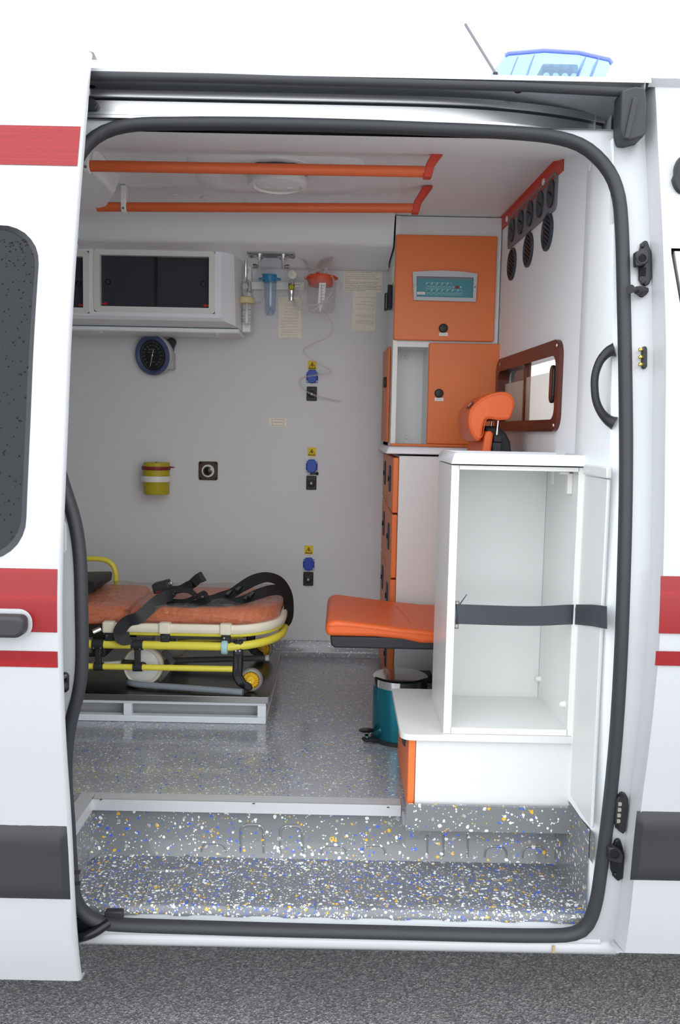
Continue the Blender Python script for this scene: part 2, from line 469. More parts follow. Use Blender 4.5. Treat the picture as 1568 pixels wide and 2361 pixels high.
# far wall: straight below, leaning in towards the roof
wp = [(YF, FZ - .03), (YF, 2.02), (YF - .025, 2.13), (YF - .08, 2.28), (YF - .15, 2.41)]
wb = MB().strip([[(x, y, z) for y, z in wp] for x in (-2.3, -.6, .61)])
wb.strip([[(x, y + .06, z) for y, z in wp] for x in (-2.3, .61)])
wall_back = struct(wb.build('wall_back', 'wall_lining', smooth=True), 'plain white lining of the far side wall, in shade', 'wall')
# bulkhead with the window opening
W0, W1 = BK(1297, 890), BK(1150, 890)
wy0, wy1 = W0.y, W1.y
wz0, wz1 = BK(1270, 995).z, BK(1270, 790).z
wl = [(y, z) for y, z in rrect(wy0, wy1, wz0, wz1, .05, 8)]
inner = resample([(y, 0, z) for y, z in rrect(wy0 + .02, wy1 - .02, wz0 + .02, wz1 - .02, .04, 8)], 120)
an = annulus([(p.x, p.z) for p in inner], (2.30, YF + .02, FZ - .02, 2.52), lambda y, z: 0, 6)
mb = MB()
for off in (0, .04): mb.add([(XB(v.x) + off, v.x, v.z) for v in an.v], an.f)
mb.strip([[(XB(p.x), p.x, p.z) for p in inner], [(XB(p.x) + .04, p.x, p.z) for p in inner]], True)
wall_right = struct(mb.build('wall_right', 'lining'), 'white bulkhead between compartment and driver cab', 'wall')
struct(MB().box(-2.36, -2.3, 2.0, YF + .02, FZ - .03, 2.52).build('wall_left', 'lining'), 'white rear end wall of the compartment beyond the sliding door', 'wall')

# ceiling: slope over the door, flat middle, soffit duct along the far side
cp = [(2.165, 2.408), (2.61, 2.495), (2.64, 2.50), (3.24, 2.50), (3.275, 2.49), (3.31, 2.45), (3.335, 2.405), (3.36, 2.393), (3.66, 2.393), (3.68, 2.375), (3.73, 2.372)]
mb = MB().strip([[(x, y, z) for y, z in cp] for x in (-2.3, -.9, .18)])
mb.strip([[(x, y, z) for y, z in cp[:4]] + [(x, 3.32, 2.50)] for x in (.18, .66)])
ceiling = struct(mb.build('ceiling', 'lining', smooth=50), 'white moulded ceiling lining with soffit along the far wall', 'ceiling')
# moulded tray for the roof ventilator
c0 = AZ(641, 405, 2.49)
mb = MB()
loops = []
for gx, gy, dz, rad in ((.27, .21, .004, .09), (.25, .19, -.007, .085), (.20, .155, -.007, .075), (.185, .14, .0, .07)):
    loops.append([(x, y, 2.497 + dz) for x, y in rrect(c0.x - gx, c0.x + gx, c0.y + .02 - gy, c0.y + .02 + gy, rad, 6)])
mb.strip(loops, True); k = len(mb.v); mb.v += [Vector(p) for p in loops[-1]]; mb.f.append(tuple(range(k, k + len(loops[-1]))))
mb.build('ceiling_tray', 'lining', ceiling, smooth=50, label='raised moulded surround of the roof ventilator')
for px, py in ((402, 449), (470, 455), (568, 463), (785, 467)):
    MB().lathe([(.012, 0), (.01, -.004), (.004, -.006)], AZ(px, py, 2.499), n=14).build('screw_cap', 'white_plastic', ceiling, smooth=True)
# orange edging strip between ceiling and bulkhead
mb = MB()
mb.strip([[(XB(y) - .003, y, 2.455), (XB(y) - .003, y, 2.494), (XB(y) - .012, y, 2.498)] for y in (2.56, 3.30)])
mb.strip([[(XB(y) - .003, y, 2.455), (XB(y), y, 2.455)] for y in (2.56, 3.30)])
tr = struct(mb.build('trim_1', 'red_strip', solid=.002), 'orange-red edging strip along the top of the bulkhead', 'trim')
for y in (2.75, 3.22):
    MB().lathe([(.011, 0), (.010, .004), (.004, .006)], (XB(y) - .004, y, 2.474), (-1, 0, 0), 14).build('screw_cap', 'white_plastic', tr, smooth=True)

# ---- bulkhead window
win = thing('window_1', 'brown framed sliding window in the bulkhead', 'window', (XB(2.8), 2.8, wz0))
win['kind'] = 'structure'
def bkp(y, z, off): return (XB(y) - off, y, z)
o1 = rrect(wy0, wy1, wz0, wz1, .05, 8); i1 = rrect(wy0 + .035, wy1 - .035, wz0 + .035, wz1 - .045, .035, 8)
mb = MB().strip([[bkp(y, z, 0) for y, z in o1], [bkp(y, z, .012) for y, z in o1], [bkp(y, z, .012) for y, z in i1], [bkp(y, z, -.03) for y, z in i1]], True)
fr = mb.build('window_frame', 'window_frame', win, smooth=30)
for y, z in ((wy0 + .03, wz1 - .018), (wy0 + .03, wz0 + .018), (wy1 - .06, wz1 - .02), (wy1 - .06, wz0 + .018)):
    MB().lathe([(.006, 0), (.005, .002)], bkp(y, z, .012), (-1, 0, 0), 10).build('screw', 'chrome', fr, smooth=True)
ym = BK(1209, 900).y
MB().obox(bkp(ym, wz0 + .03, -.008), bkp(ym, wz1 - .04, -.008), .028, .02, (1, 0, 0)).build('window_mullion', 'window_frame', win, bevel=.003)
zf = BK(1250, 862).z; zf2 = BK(1180, 880).z
for a, b, zz, of in ((wy0 + .03, ym, zf, -.004), (ym, wy1 - .03, zf2, -.018)):
    q = [bkp(a, wz0 + .03, of), bkp(b, wz0 + .03, of), bkp(b, wz1 - .04, of), bkp(a, wz1 - .04, of)]
    g = MB().add(q, [(0, 1, 2, 3)]).build('window_pane', 'pane', win)
    q = [bkp(a, wz0 + .03, of + .002), bkp(b, wz0 + .03, of + .002), bkp(b, zz, of + .002), bkp(a, zz, of + .002)]
    MB().add(q, [(0, 1, 2, 3)]).build('frosted_film', 'film', g, label='frosted film on lower pane')
hp = BK(1282, 886)
MB().prism(rrect(hp.y - .022, hp.y + .022, hp.z - .055, hp.z + .055, .021, 6), 'yz', XB(hp.y) - .004, XB(hp.y) - .016).build('pull_handle', 'black_gloss', win, bevel=.004)

# ---- driver cab behind the bulkhead (seen only through that window)
struct(MB().box(.70, 2.6, 2.05, YF + .05, FZ - .1, FZ - .061).build('floor_cab', 'seat_grey'), 'grey floor of the driver cab beyond the bulkhead', 'floor')
struct(MB().box(.72, 2.4, 2.16, YF - .1, 2.44, 2.48).build('ceiling_cab', 'seat_grey'), 'grey roof lining of the driver cab beyond the bulkhead', 'ceiling')
mb = MB().box(.64, 2.5, YF + .0, YF + .05, .5, 1.62).box(.64, .80, YF - .06, YF, 1.6, 2.5).box(.64, 2.5, YF - .14, YF - .08, 2.30, 2.5)
struct(mb.build('wall_cab_side', 'dark_grey'), 'far side door of the driver cab with open view above it', 'cab wall')
t = thing('driver_seat', 'grey driver seat back seen dimly through the bulkhead window', 'seat', (1.1, 3.35, FZ - .06))
MB().prism([(1.06, 1.05), (1.6, 1.0), (1.62, 1.12), (1.2, 1.14), (1.10, 1.72), (1.00, 1.70)], 'xz', 3.10, 3.58).build('seat_shell', 'seat_grey', t, bevel=.03)
MB().prism([(1.0, 1.74), (1.09, 1.74), (1.07, 1.90), (1.01, 1.90)], 'xz', 3.22, 3.46).build('headrest', 'seat_grey', t, bevel=.02)
MB().box(1.1, 1.5, 3.2, 3.5, FZ - .059, 1.02).build('seat_base', 'dark_grey', t)

# =================================================================== VAN BODY
SKO, JAM, DRO = 1.87, 1.925, 1.80
body = thing('ambulance_body', 'white van body around the open side doorway', 'van', (0, 2.9, GZ))
# door seal loop, clockwise, drawn on the leaning side surface
SEALPX = [(240, 304), (310, 287), (420, 284), (620, 285), (850, 291), (1050, 299), (1200, 307), (1290, 318), (1350, 340), (1398, 385), (1424, 440), (1434, 520), (1439, 700), (1443, 900), (1444, 1100),
          (1440, 1300), (1433, 1500), (1421, 1700), (1403, 1880), (1386, 2010), (1375, 2080), (1357, 2130), (1325, 2153), (1260, 2158), (1100, 2156), (900, 2151), (650, 2145), (450, 2139), (300, 2134), (235, 2128),
          (195, 2108), (172, 2070), (164, 2000), (158, 1900), (151, 1800), (154, 1720), (165, 1655), (180, 1598), (188, 1530), (187, 1400), (183, 1280), (171, 1200), (150, 1132), (134, 1075), (124, 980), (121, 860), (124, 700), (135, 520), (155, 420), (190, 345)]
loop = resample(spl([OP(x, y, 1.935, .95) for x, y in SEALPX], 6, True), 260)
seal = MB().sweep(loop, [(-.013, -.012), (-.014, .006), (-.009, .015), (0, .018), (.009, .015), (.014, .006), (.013, -.012)], up=(0, -1, 0), closed=True)
MB2 = MB()
body_seal = seal.build('door_seal', 'rubber', body, smooth=60, label='thick black rubber seal around the doorway')
def fj(x, z): return JAM + P(z) + (.0 if z > .6 else 0)
inner = [(p.x, p.z) for p in loop]
ja = annulus(inner, (-.80, .712, .425, 2.425), fj, 8)
jamb = ja.build('door_jamb', 'paint', body, smooth=50)
# reveal behind the seal
ctr = Vector((0, 0, 1.45))
rows = []
for dy, k in ((0, 1.0), (.01, 1.004), (.03, 1.012)):
    rows.append([Vector((p.x * k, p.y + dy, 1.45 + (p.z - 1.45) * k)) for p in loop])
MB().strip(rows, True).build('door_reveal', 'paint_shade', body, smooth=50)
# outer skins
def skin(x0, x1, z0, z1, off, n=40, nx=2):
    return MB().strip([[(x0 + (x1 - x0) * i / nx, off + P(z0 + (z1 - z0) * k / n), z0 + (z1 - z0) * k / n) for k in range(n + 1)] for i in range(nx + 1)])
zt = 2.52
def XG(z): return .742 + .075 * min(1, max(0, (2.11 - z) / .55)) + .05 * min(1, max(0, (1.3 - z) / .4))
def XE(z): return .703 + .014 * min(1, max(0, (z - .9) / 1.0))
zs = [.47 + (zt - .47) * k / 40 for k in range(41)]
fs = MB().strip([[(XE(z), SKO + P(z), z) for z in zs], [(XG(z) - .007, SKO + P(z), z) for z in zs]]).strip([[(.735, SKO + P(z), z) for z in (2.125, 2.2, 2.3, 2.4, zt)], [(2.3, SKO + P(z), z) for z in (2.125, 2.2, 2.3, 2.4, zt)]])
zs = [.47 + (zt - .47) * k / 40 for k in range(41)]
fs.strip([[(XE(z), SKO + P(z), z) for z in zs], [(XE(z) - .003, SKO + .012 + P(z), z) for z in zs], [(XE(z) - .010, JAM + .004 + P(z), z) for z in zs]])
fs.strip([[(x, SKO + P(.47), .47) for x in (.683, 2.3)], [(x, SKO + P(.47) + .15, .46) for x in (.683, 2.3)]])
fsp = fs.build('side_panel', 'paint', body, smooth=40)
rs = skin(-2.4, -.80, .43, zt, SKO).strip([[(-.80, SKO + P(z), z) for z in zs], [(-.80, JAM + P(z), z) for z in zs]])
rs.build('side_panel', 'paint', body, smooth=40)
zd_ = [.5 + 1.618 * k / 40 for k in range(41)]
fd = MB().strip([[(XG(z), SKO - .002 + P(z), z) for z in zd_], [(2.2, SKO - .002 + P(z), z) for z in zd_]])
fd.strip([[(XG(z), SKO - .002 + P(z), z) for z in zd_], [(XG(z), SKO + .03 + P(z), z) for z in zd_]])
fdo = fd.build('cab_door', 'paint', body, smooth=40)
MB().strip([[(x, SKO + .035 + P(z), z) for z in zs if .5 < z < 2.2] for x in (.72, 2.2)]).build('door_gap', 'dark_void', body)
MB().strip([[(x, SKO + .002 + P(2.12), 2.116), (x, SKO + .03 + P(2.12), 2.112)] for x in (.735, 2.2)]).build('door_gap', 'dark_void', body)
skin(1.12, 2.05, 1.45, 2.02, SKO - .005, 12).build('cab_window', 'tint_glass', body, smooth=60)
# sill: rolled edge below the seal and the underside
sz = [(JAM + P(.46) - .0, .462), (JAM + P(.44) - .014, .455), (JAM + P(.43) - .018, .44), (JAM + P(.43) - .008, .428), (JAM + P(.43) + .03, .42), (2.35, .41), (2.9, .41)]
MB().strip([[(x, y, z) for y, z in sz] for x in (-.80, -.2, .3, .70)]).build('sill', 'paint', body, smooth=60)
MB().strip([[(x, y, z) for y, z in ((JAM + P(.468) - .001, .470), (JAM + P(.464) - .006, .465), (JAM + P(.46) - .006, .459), (JAM + P(.455) - .001, .454))] for x in (-.80, .66)]).build('sill_ridge', 'paint', body, smooth=60)
MB().box(1.0, 1.003, 1.9, 1.903, .45, .46)
q = OP(1273, 2212, JAM - .017); MB().box(q.x - .003, q.x + .003, JAM + P(.44) - .0190, JAM + P(.44) - .0165, .438, .456).build('sill_stain', 'stain', body)
# roof
rp = [(2.09, 2.515), (2.092, 2.524), (2.10, 2.53), (2.16, 2.548), (2.35, 2.58), (2.7, 2.605), (3.0, 2.61), (3.3, 2.605), (3.65, 2.58), (3.85, 2.54), (3.92, 2.45), (3.95, 2.2), (3.96, 1.6), (3.96, .45)]
mb = MB().strip([[(x, y, z) for y, z in rp] for x in (-2.4, -.5, .70)])
mb.strip([[(x, y, z) for y, z in [(SKO + P(2.515), 2.515)] + rp[2:11]] for x in (.70, 2.3)])
mb.strip([[(-2.4, 2.1, 2.53)] + [(-2.4, y, z) for y, z in rp[2:]] + [(-2.4, 1.95, .45)] * 0, [(-2.4, 2.1, .5)] + [(-2.4, y, .45) for y, z in rp[2:]]])
mb.build('roof_panel', 'paint', body, smooth=40)
# rail recess above the doorway
mb = MB().strip([[(x, 2.135, 2.425), (x, 2.17, 2.430), (x, 2.42, 2.468), (x, 2.42, 2.515), (x, 2.10, 2.518), (x, 2.09, 2.515)] for x in (-2.3, .685)])
mb.add([(.685, 2.085, 2.42), (.685, 2.42, 2.42), (.685, 2.42, 2.52), (.685, 2.085, 2.52)], [(0, 1, 2, 3)])
mb.build('rail_recess', 'paint_shade', body)
MB().tube([(-2.0, 2.098, 2.508), (-.3, 2.098, 2.509), (.4, 2.10, 2.505), (.66, 2.10, 2.497)], .0115, 10, flat=1.0).build('gutter_seal', 'rubber', body, smooth=True, label='dark rubber gutter seal under the roof edge')
rpth = [(-1.9, 2.15), (-.5, 2.15), (0, 2.15), (.2, 2.155), (.32, 2.17), (.42, 2.20), (.52, 2.245), (.60, 2.295), (.66, 2.34)]
rpth = spl([(x, y, 0) for x, y in rpth], 6)
rz = lambda x, y: 2.432 + (y - 2.15) * .15
sec1 = [(-.001, .062), (.012, .062), (.014, .052), (.014, .046), (.012, .044), (-.001, .05)]
sec2 = [(.004, .04), (.006, .012), (.016, .010), (.016, .004), (.0, .0), (-.004, .002), (-.004, .04)]
pth = [(p.x, p.y, rz(p.x, p.y)) for p in rpth]
MB().sweep(pth, sec1).build('slide_rail', 'aluminium', body, smooth=30, label='upper lip of aluminium door slide rail')
MB().sweep(pth, sec2).build('slide_rail', 'aluminium', body, smooth=30, label='lower channel of aluminium door slide rail')
MB().sweep([(-1.9, 2.135, 2.43), (.2, 2.135, 2.431), (.40, 2.145, 2.43)], [(.003, .004), (.004, -.003), (-.002, -.003), (-.003, .004)]).build('rail_flange', 'aluminium', body)
q0 = A(212, 240, 2.14)
MB().prism([(q0.x - .04, 2.44), (q0.x + .012, 2.443), (q0.x + .02, 2.455), (q0.x + .006, 2.47), (q0.x - .04, 2.475)], 'xz', 2.125, 2.15).build('rail_carriage', 'black_plastic', body, bevel=.003)
MB().box(q0.x - .03, q0.x - .004, 2.13, 2.15, 2.480, 2.497).build('rail_clip', 'white_plastic', body, bevel=.002)
for px, py in ((211, 199), (1195, 211)):
    q = AZ(px, py, 2.517); MB().lathe([(.009, 0), (.009, -.001)], q, n=16).build('drain_hole', 'dark_void', body)
# rubber end block of the recess
blk = [A(1431, 212, 2.09), A(1462, 203, 2.09), A(1485, 206, 2.09), A(1488, 240, 2.09), A(1486, 310, 2.09), A(1478, 320, 2.09), A(1450, 328, 2.09), A(1434, 327, 2.09), A(1428, 300, 2.09)]
eb = MB().prism([(p.x, p.z) for p in blk], 'xz', 2.078, 2.14).build('end_block', 'rubber', body, bevel=.005)
MB().obox(A(1445, 320, 2.075), A(1466, 225, 2.075), .012, .006, (0, 1, 0)).build('block_rib', 'rubber', eb, bevel=.002)
# red reflective stripes and black bump strips on the front panel
def stripe(x0, x1, z0, z1, off, name='stripe', m='red_reflective', parent=None, n=8):
    return skin(x0, x1, z0, z1, off, n).build(name, m, parent or body)
za, zb = OP(1545, 1460, SKO).z, OP(1545, 1328, SKO).z; xs = OP(1520, 1400, SKO).x
stripe(xs, 2.1, za, zb, SKO - .0035)
za, zb = OP(1545, 1534, SKO).z, OP(1545, 1501, SKO).z; xs = OP(1510, 1517, SKO).x
stripe(xs, 2.1, za, zb, SKO - .0035)
def bump(x0, x1, z0, z1, off, parent):
    n = 12; rows = []
    sect = [(0, 0)] + [(.018 * math.sin(math.pi / 2 * min(1, k / 3)), k) for k in range(1, 12)] + [(0, 12)]
    def pr(ins):
        r = []
        for k in range(13):
            z = z0 + ins + (z1 - z0 - 2 * ins) * k / 12; d = .018 * min(1, k / 1.5, (12 - k) / 1.5)
            r.append((off + P(z) - (d if ins == 0 else 0), z))
        return r
    a = pr(0)
    mb = MB().strip([[(x0, off + P(z), z) for y, z in a], [(x0 + .012, y, z) for y, z in a], [(x1 - .012, y, z) for y, z in a], [(x1, off + P(z), z) for y, z in a]])
    return mb.build('bump_strip', 'trim_black', parent, smooth=40)
za, zb = OP(1520, 2030, SKO).z, OP(1520, 1871, SKO).z; xs = OP(1460, 1950, SKO).x
bump(xs, 2.1, za, zb, SKO, body)
# dark oval marker at the picture's right edge
q = OP(1568, 405, SKO)
MB().prism([(q.x + .022 * math.cos(a) + (.006 if math.sin(a) > 0 else 0), q.z + .045 * math.sin(a)) for a in [2 * math.pi * k / 24 for k in range(24)]], 'xz', q.y - .02, q.y + .01).build('side_marker', 'black_plastic', body, bevel=.005)
# hardware on the door post
def jp(px, py, o=0): return OP(px, py, JAM - o)
def plate(pts, o, th, name, m, parent=body, bevel=.003):
    p3 = [jp(x, y, o) for x, y in pts]; n = len(p3); d = Vector((0, -th, 0))
    return MB().add([p + Vector((0, .003, 0)) for p in p3] + [p + d for p in p3], [tuple(reversed(range(n))), tuple(range(n, 2 * n))] + [(i, (i + 1) % n, n + (i + 1) % n, n + i) for i in range(n)]).build(name, m, parent, bevel=bevel)
def guide(dx, dy, sc, pts, blk, hole, slot, scr):
    g = plate([(dx + x * sc, dy + y * sc) for x, y in pts], 0, .010, 'door_guide', 'black_gloss')
    b2 = plate([(dx + x * sc, dy + y * sc) for x, y in blk], .009, .02, 'guide_block', 'black_plastic', g, .004)
    h = jp(dx + hole[0], dy + hole[1], .030); MB().lathe([(.0125, 0), (.0125, .003), (.009, .003), (.008, -.008)], h, (0, -1, 0), 20).build('guide_socket', 'black_gloss', g, smooth=True)
    MB().lathe([(.008, 0), (.008, .0005)], h + Vector((0, -.0015, 0)), (0, -1, 0), 16).build('guide_hole', 'dark_void', g)
    s0 = jp(dx + slot[0], dy + slot[1], .011); MB().box(s0.x - .007, s0.x + .007, s0.y - .001, s0.y + .002, s0.z - .011, s0.z + .011).build('guide_slot', 'dark_void', g)
    for x, y in scr:
        MB().lathe([(.006, 0), (.005, .004), (.002, .005)], jp(dx + x, dy + y, .01), (0, -1, 0), 12).build('screw', 'black_gloss', g, smooth=True)
    return g
guide(1458, 556, 1, [(18, 6), (26, 0), (32, 1), (42, 28), (43, 84), (36, 100), (28, 105), (20, 102), (13, 90), (13, 30)],
      [(1, 28), (18, 22), (30, 24), (34, 36), (32, 52), (16, 60), (2, 62)], (22, 40), (24, 72), [(23, 10), (25, 94)])
guide(1400, 1930, 1, [(8, 22), (20, 2), (28, 2), (34, 20), (38, 42), (34, 92), (22, 98), (14, 90), (6, 72), (5, 30)],
      [(-2, 17), (12, 16), (26, 24), (32, 36), (28, 52), (12, 50), (-2, 46)], (17, 39), (16, 66), [(21, 10), (17, 86)])
ds = plate([(1472, 668), (1484, 663), (1494, 664), (1494, 674), (1480, 687), (1472, 684)], 0, .008, 'door_stop', 'black_gloss')
a = jp(1484, 672, .008); b = jp(1452, 666, .045)
d = b - a
MB().tube([a, a + d * .3, a + d * .31, a + d * .5, a + d * .51, a + d * .9, a + d * .91, b], [.011, .011, .009, .009, .005, .005, .010, .010], 12).build('stop_buffer', 'black_plastic', ds, smooth=30)
cs = plate([(1478, 803), (1482, 799), (1488, 799), (1490, 805), (1490, 845), (1486, 851), (1480, 851), (1478, 846)], 0, .009, 'contact_block', 'black_plastic')
for y in (806, 823, 840):
    MB().tube([jp(1481, y, .008), jp(1476, y, .024), jp(1475, y, .026)], [.0042, .0042, .002], 10).build('contact_pin', 'brass', cs, smooth=30, label='brass contact pin')
cs = plate([(1424, 1832), (1432, 1824), (1440, 1827), (1446, 1838), (1446, 1860), (1440, 1912), (1434, 1919), (1424, 1912), (1418, 1906), (1418, 1899), (1414, 1898), (1419, 1840)], 0, .011, 'contact_strip', 'black_plastic')
for k, y in enumerate((1853, 1866, 1879, 1892)):
    q = jp(1429 - k * 1.1, y, .011); MB().prism(rrect(q.x - .0042, q.x + .0042, q.z - .0048, q.z + .0048, (.001, .003, .003, .001), 3), 'xz', q.y, q.y - .003).build('contact_pad', 'silver', cs, label='silver contact pad')
for x, y in ((1431, 1833), (1423, 1906)):
    MB().lathe([(.005, 0), (.004, .003)], jp(x, y, .011), (0, -1, 0), 12).build('screw', 'black_gloss', cs)
# post hardware on the rear side
lp = plate([(138, 1553), (143, 1549), (156, 1550), (160, 1557), (160, 1590), (155, 1594), (140, 1594)], 0, .010, 'latch_plate', 'black_gloss')
MB().lathe([(.010, 0), (.009, .012), (.006, .014)], jp(148, 1580, .01), (0, -1, 0), 16).build('latch_knob', 'black_plastic', lp, smooth=40)
MB().lathe([(.005, 0), (.004, .003)], jp(149, 1560, .01), (0, -1, 0), 12).build('screw', 'chrome', lp)
plate([(130, 1200), (150, 1201), (154, 1208), (154, 1268), (148, 1276), (130, 1276)], -.001, .004, 'post_cover', 'paint_shade')
for (x0, y0), (x1, y1), r_ in (((140, 534), (181, 540), .010), ((140, 565), (179, 568), .005)):
    a, b = OP(x0, y0, 1.98), OP(x1, y1, 1.98); MB().tube([a, a.lerp(b, .9), a.lerp(b, .91), b], [r_ * .8, r_, r_ * 1.3, r_ * 1.25], 12).build('door_pin', 'grey_tube', body, smooth=30)

# ---- step inside the doorway
TZ = .512
YR = 2.305
def wav(x): return .004 * (1 if math.sin(x * 46) > .2 else 0)
nx = 90
xs_ = [-.78 + (1.45) * i / nx for i in range(nx + 1)]
mb = MB().strip([[(x, 2.062, TZ - .022 - wav(x)), (x, 2.064, TZ - .006 - wav(x) * .8), (x, 2.072, TZ - wav(x) * .5), (x, 2.10, TZ), (x, 2.28, TZ + .002), (x, 2.298, TZ + .008)] for x in xs_])
step = mb.build('step_tread', 'step_speckle', body, smooth=50, label='grey speckled step tread inside the doorway')
mb = MB().strip([[(x, 2.298, TZ + .008), (x, 2.306, TZ + .02), (x, 2.31, .64), (x, 2.306, .66), (x, 2.30, .672)] for x in (-.80, -.3, .2)])
mb.strip([[(x, 2.298, TZ + .008), (x, 2.306, TZ + .02), (x, 2.31, .645), (x, 2.24, .66)] for x in (.2, .66)])
riser = mb.build('step_riser', 'riser_speckle', body, smooth=50)
mb = MB().strip([[(SL, y, z) for z in (TZ - .005, .672)] for y in (2.0, 2.312)])
mb.build('step_side', 'riser_speckle', body)
MB().strip([[(.612, 2.312, z), (.622, 2.26, z), (.632, 2.06, z)] for z in (TZ - .01, .73)]).build('step_side', 'riser_speckle', body)
# raised pressings on riser and tread
def arch(x0, y0, x1, y1, leg=0):
    a, b, c, d = R(x0, y0, x1, y1, 2.304); r = min(.02, (b - a) / 2.2)
    o = rrect(a, b, c, d, r, 5); pts = [(x, 2.307, z) for x, z in o[12:18][::-1]] if 0 else None
    top = [(x, z) for x, z in o if z > c + .001]
    top = [(b, c)] + [p for p in rrect(a, b, c, d, r, 5)[12:]] + [(a, c)]
    return MB().tube([(x, 2.309, z) for x, z in top], .0045, 8).build('pressed_rib', 'riser_speckle', step, smooth=True)
for q in ((465, 1945, 520, 1985), (555, 1903, 608, 1986), (646, 1906, 698, 1990), (741, 1950, 798, 1988), (835, 1950, 888, 1990), (1118, 1953, 1168, 1990), (1205, 1953, 1258, 1990)):
    arch(*q)
for px in (985, 1022, 1078):
    a, b = A(px, 1925, 2.309), A(px, 1986, 2.309); MB().tube([a, b], .004, 8).build('pressed_rib', 'riser_speckle', step, smooth=True)
for (x0, y0), (x1, y1) in (((258, 2010), (228, 2080)), ((353, 2012), (331, 2082)), ((450, 2020), (437, 2085)), ((545, 2025), (532, 2090)), ((640, 2015), (632, 2092)), ((735, 2015), (730, 2094)), ((850, 2010), (848, 2096)),
                           ((1085, 1996), (1092, 2050)), ((1170, 1994), (1192, 2050)), ((1266, 1994), (1306, 2085))):
    a, b = AZ(x0, y0, TZ), AZ(x1, y1, TZ); MB().tube([a, b], .005, 8).build('pressed_rib', 'step_speckle', step, smooth=True)
MB().tube([AZ(x, y, TZ + .004) for x, y in ((215, 1975), (300, 1968), (400, 1968), (425, 1972), (440, 1985), (470, 1990))], .009, 10).build('pressed_rib', 'riser_speckle', step, smooth=True)
MB().tube([AZ(338, 2008, TZ), AZ(425, 2008, TZ)], .006, 8).build('pressed_rib', 'step_speckle', step, smooth=True)
a, b, c = A(207, 1935, 2.306), A(204, 1985, 2.25), A(236, 1965, 2.306)
MB().add([a, b, c, a + Vector((0, .03, -.01))], [(0, 1, 2), (0, 3, 1), (0, 2, 3)]).build('corner_gusset', 'riser_speckle', step)
# metal lip between step and seal
MB().strip([[(x, 2.085, TZ - .02), (x, 2.065, TZ - .024), (x, 2.062, TZ - .034), (x, 2.03, TZ - .036), (x, 2.028, TZ - .06)] for x in (-.7, .64)]).build('sill_lip', 'paint_shade', body, smooth=60, label='pale grey metal lip below step edge')
# lower slide arm by the door corner
arm = MB().tube(spl([(-.66, 1.985, .462), (-.62, 1.99, .466), (-.58, 2.0, .475), (-.545, 2.02, .49)], 6), .012, 10).build('slide_arm', 'black_gloss', body, smooth=True)
MB().box(-.56, -.515, 2.03, 2.05, .488, .512).build('arm_roller', 'black_plastic', arm, bevel=.004)
MB().box(-.66, -.58, 2.01, 2.05, .46, .505).build('arm_bracket', 'black_gloss', arm, bevel=.01)
# skirt under the bench
sk = MB().box(.19, .632, 2.205, 2.215, .652, .722)
sk.add([(.632, 2.21, .722), (.634, 2.03, .735), (.634, 2.03, .66), (.632, 2.21, .652)], [(0, 1, 2, 3)])
skirt = struct(sk.build('baseboard_front', 'riser_speckle'), 'speckled grey kick panel under the white bench front', 'kick panel')
# aluminium nosing round the floor edge
t = thing('floor_nosing', 'brushed aluminium edge trim where the floor meets the step', 'edge trim', (-.2, 2.3, FZ - .03)); t['kind'] = 'structure'
no = MB().box(SL, .183, 2.292, 2.335, FZ, FZ + .003).box(SL, .183, 2.289, 2.293, FZ - .028, FZ + .003).build('front_nosing', 'alu_satin', t)
MB().add([(SL, 2.335, FZ + .003), (SL - .04, 2.335, FZ + .003), (SL - .04, 2.0, FZ + .003), (SL, 2.0, FZ + .003), (SL + .002, 2.29, FZ + .003), (SL + .002, 2.0, FZ + .003), (SL + .002, 2.29, FZ - .03), (SL + .002, 2.0, FZ - .03)],
         [(0, 1, 2, 3), (4, 5, 7, 6), (3, 0, 4, 5)]).build('side_nosing', 'alu_satin', t)
for px, py in ((585, 1853), (895, 1862), (233, 1844)):
    MB().lathe([(.004, 0), (.003, .001)], AZ(px, py, FZ + .003), n=10).build('screw', 'steel_dark', t)
# door post lining inside the opening (right)
pz = [.50, .60, .735, 1.0, 1.3, 1.6, 1.9, 2.2, 2.40]
mb = MB().strip([[(.634, 2.34, z), (.624, 2.325, z), (.622, 2.25, z), (.626, 2.12, z), (.634, 2.03 + P(z) * .5, z)] for z in pz[2:]])
mb.strip([[(.634, 2.03 + P(z) * .5, z), (.668, 1.965 + P(z), z)] for z in pz])
post = struct(mb.build('wall_post', 'lining', smooth=60), 'bright white door post lining beside the bulkhead', 'post lining')
MB().lathe([(.011, 0), (.010, .004), (.004, .006)], (.622, 2.29, 2.385), (-1, 0, 0), 14).build('screw_cap', 'white_plastic', post, smooth=True)
# left inner jamb (mostly behind the sliding door)
mb = MB().strip([[(-.80, 2.0 + P(z), z), (-.80, 2.12, z)] for z in (.5, 1.0, 1.6, 2.2, 2.42)])
MB().box(-2.3, -.82, 2.03 , 2.06, FZ, 2.40)
struct(skin(-2.3, -.78, .5, 2.40, 2.03, 12).build('wall_front', 'lining'), 'white inner lining of the van side behind the sliding door', 'wall')

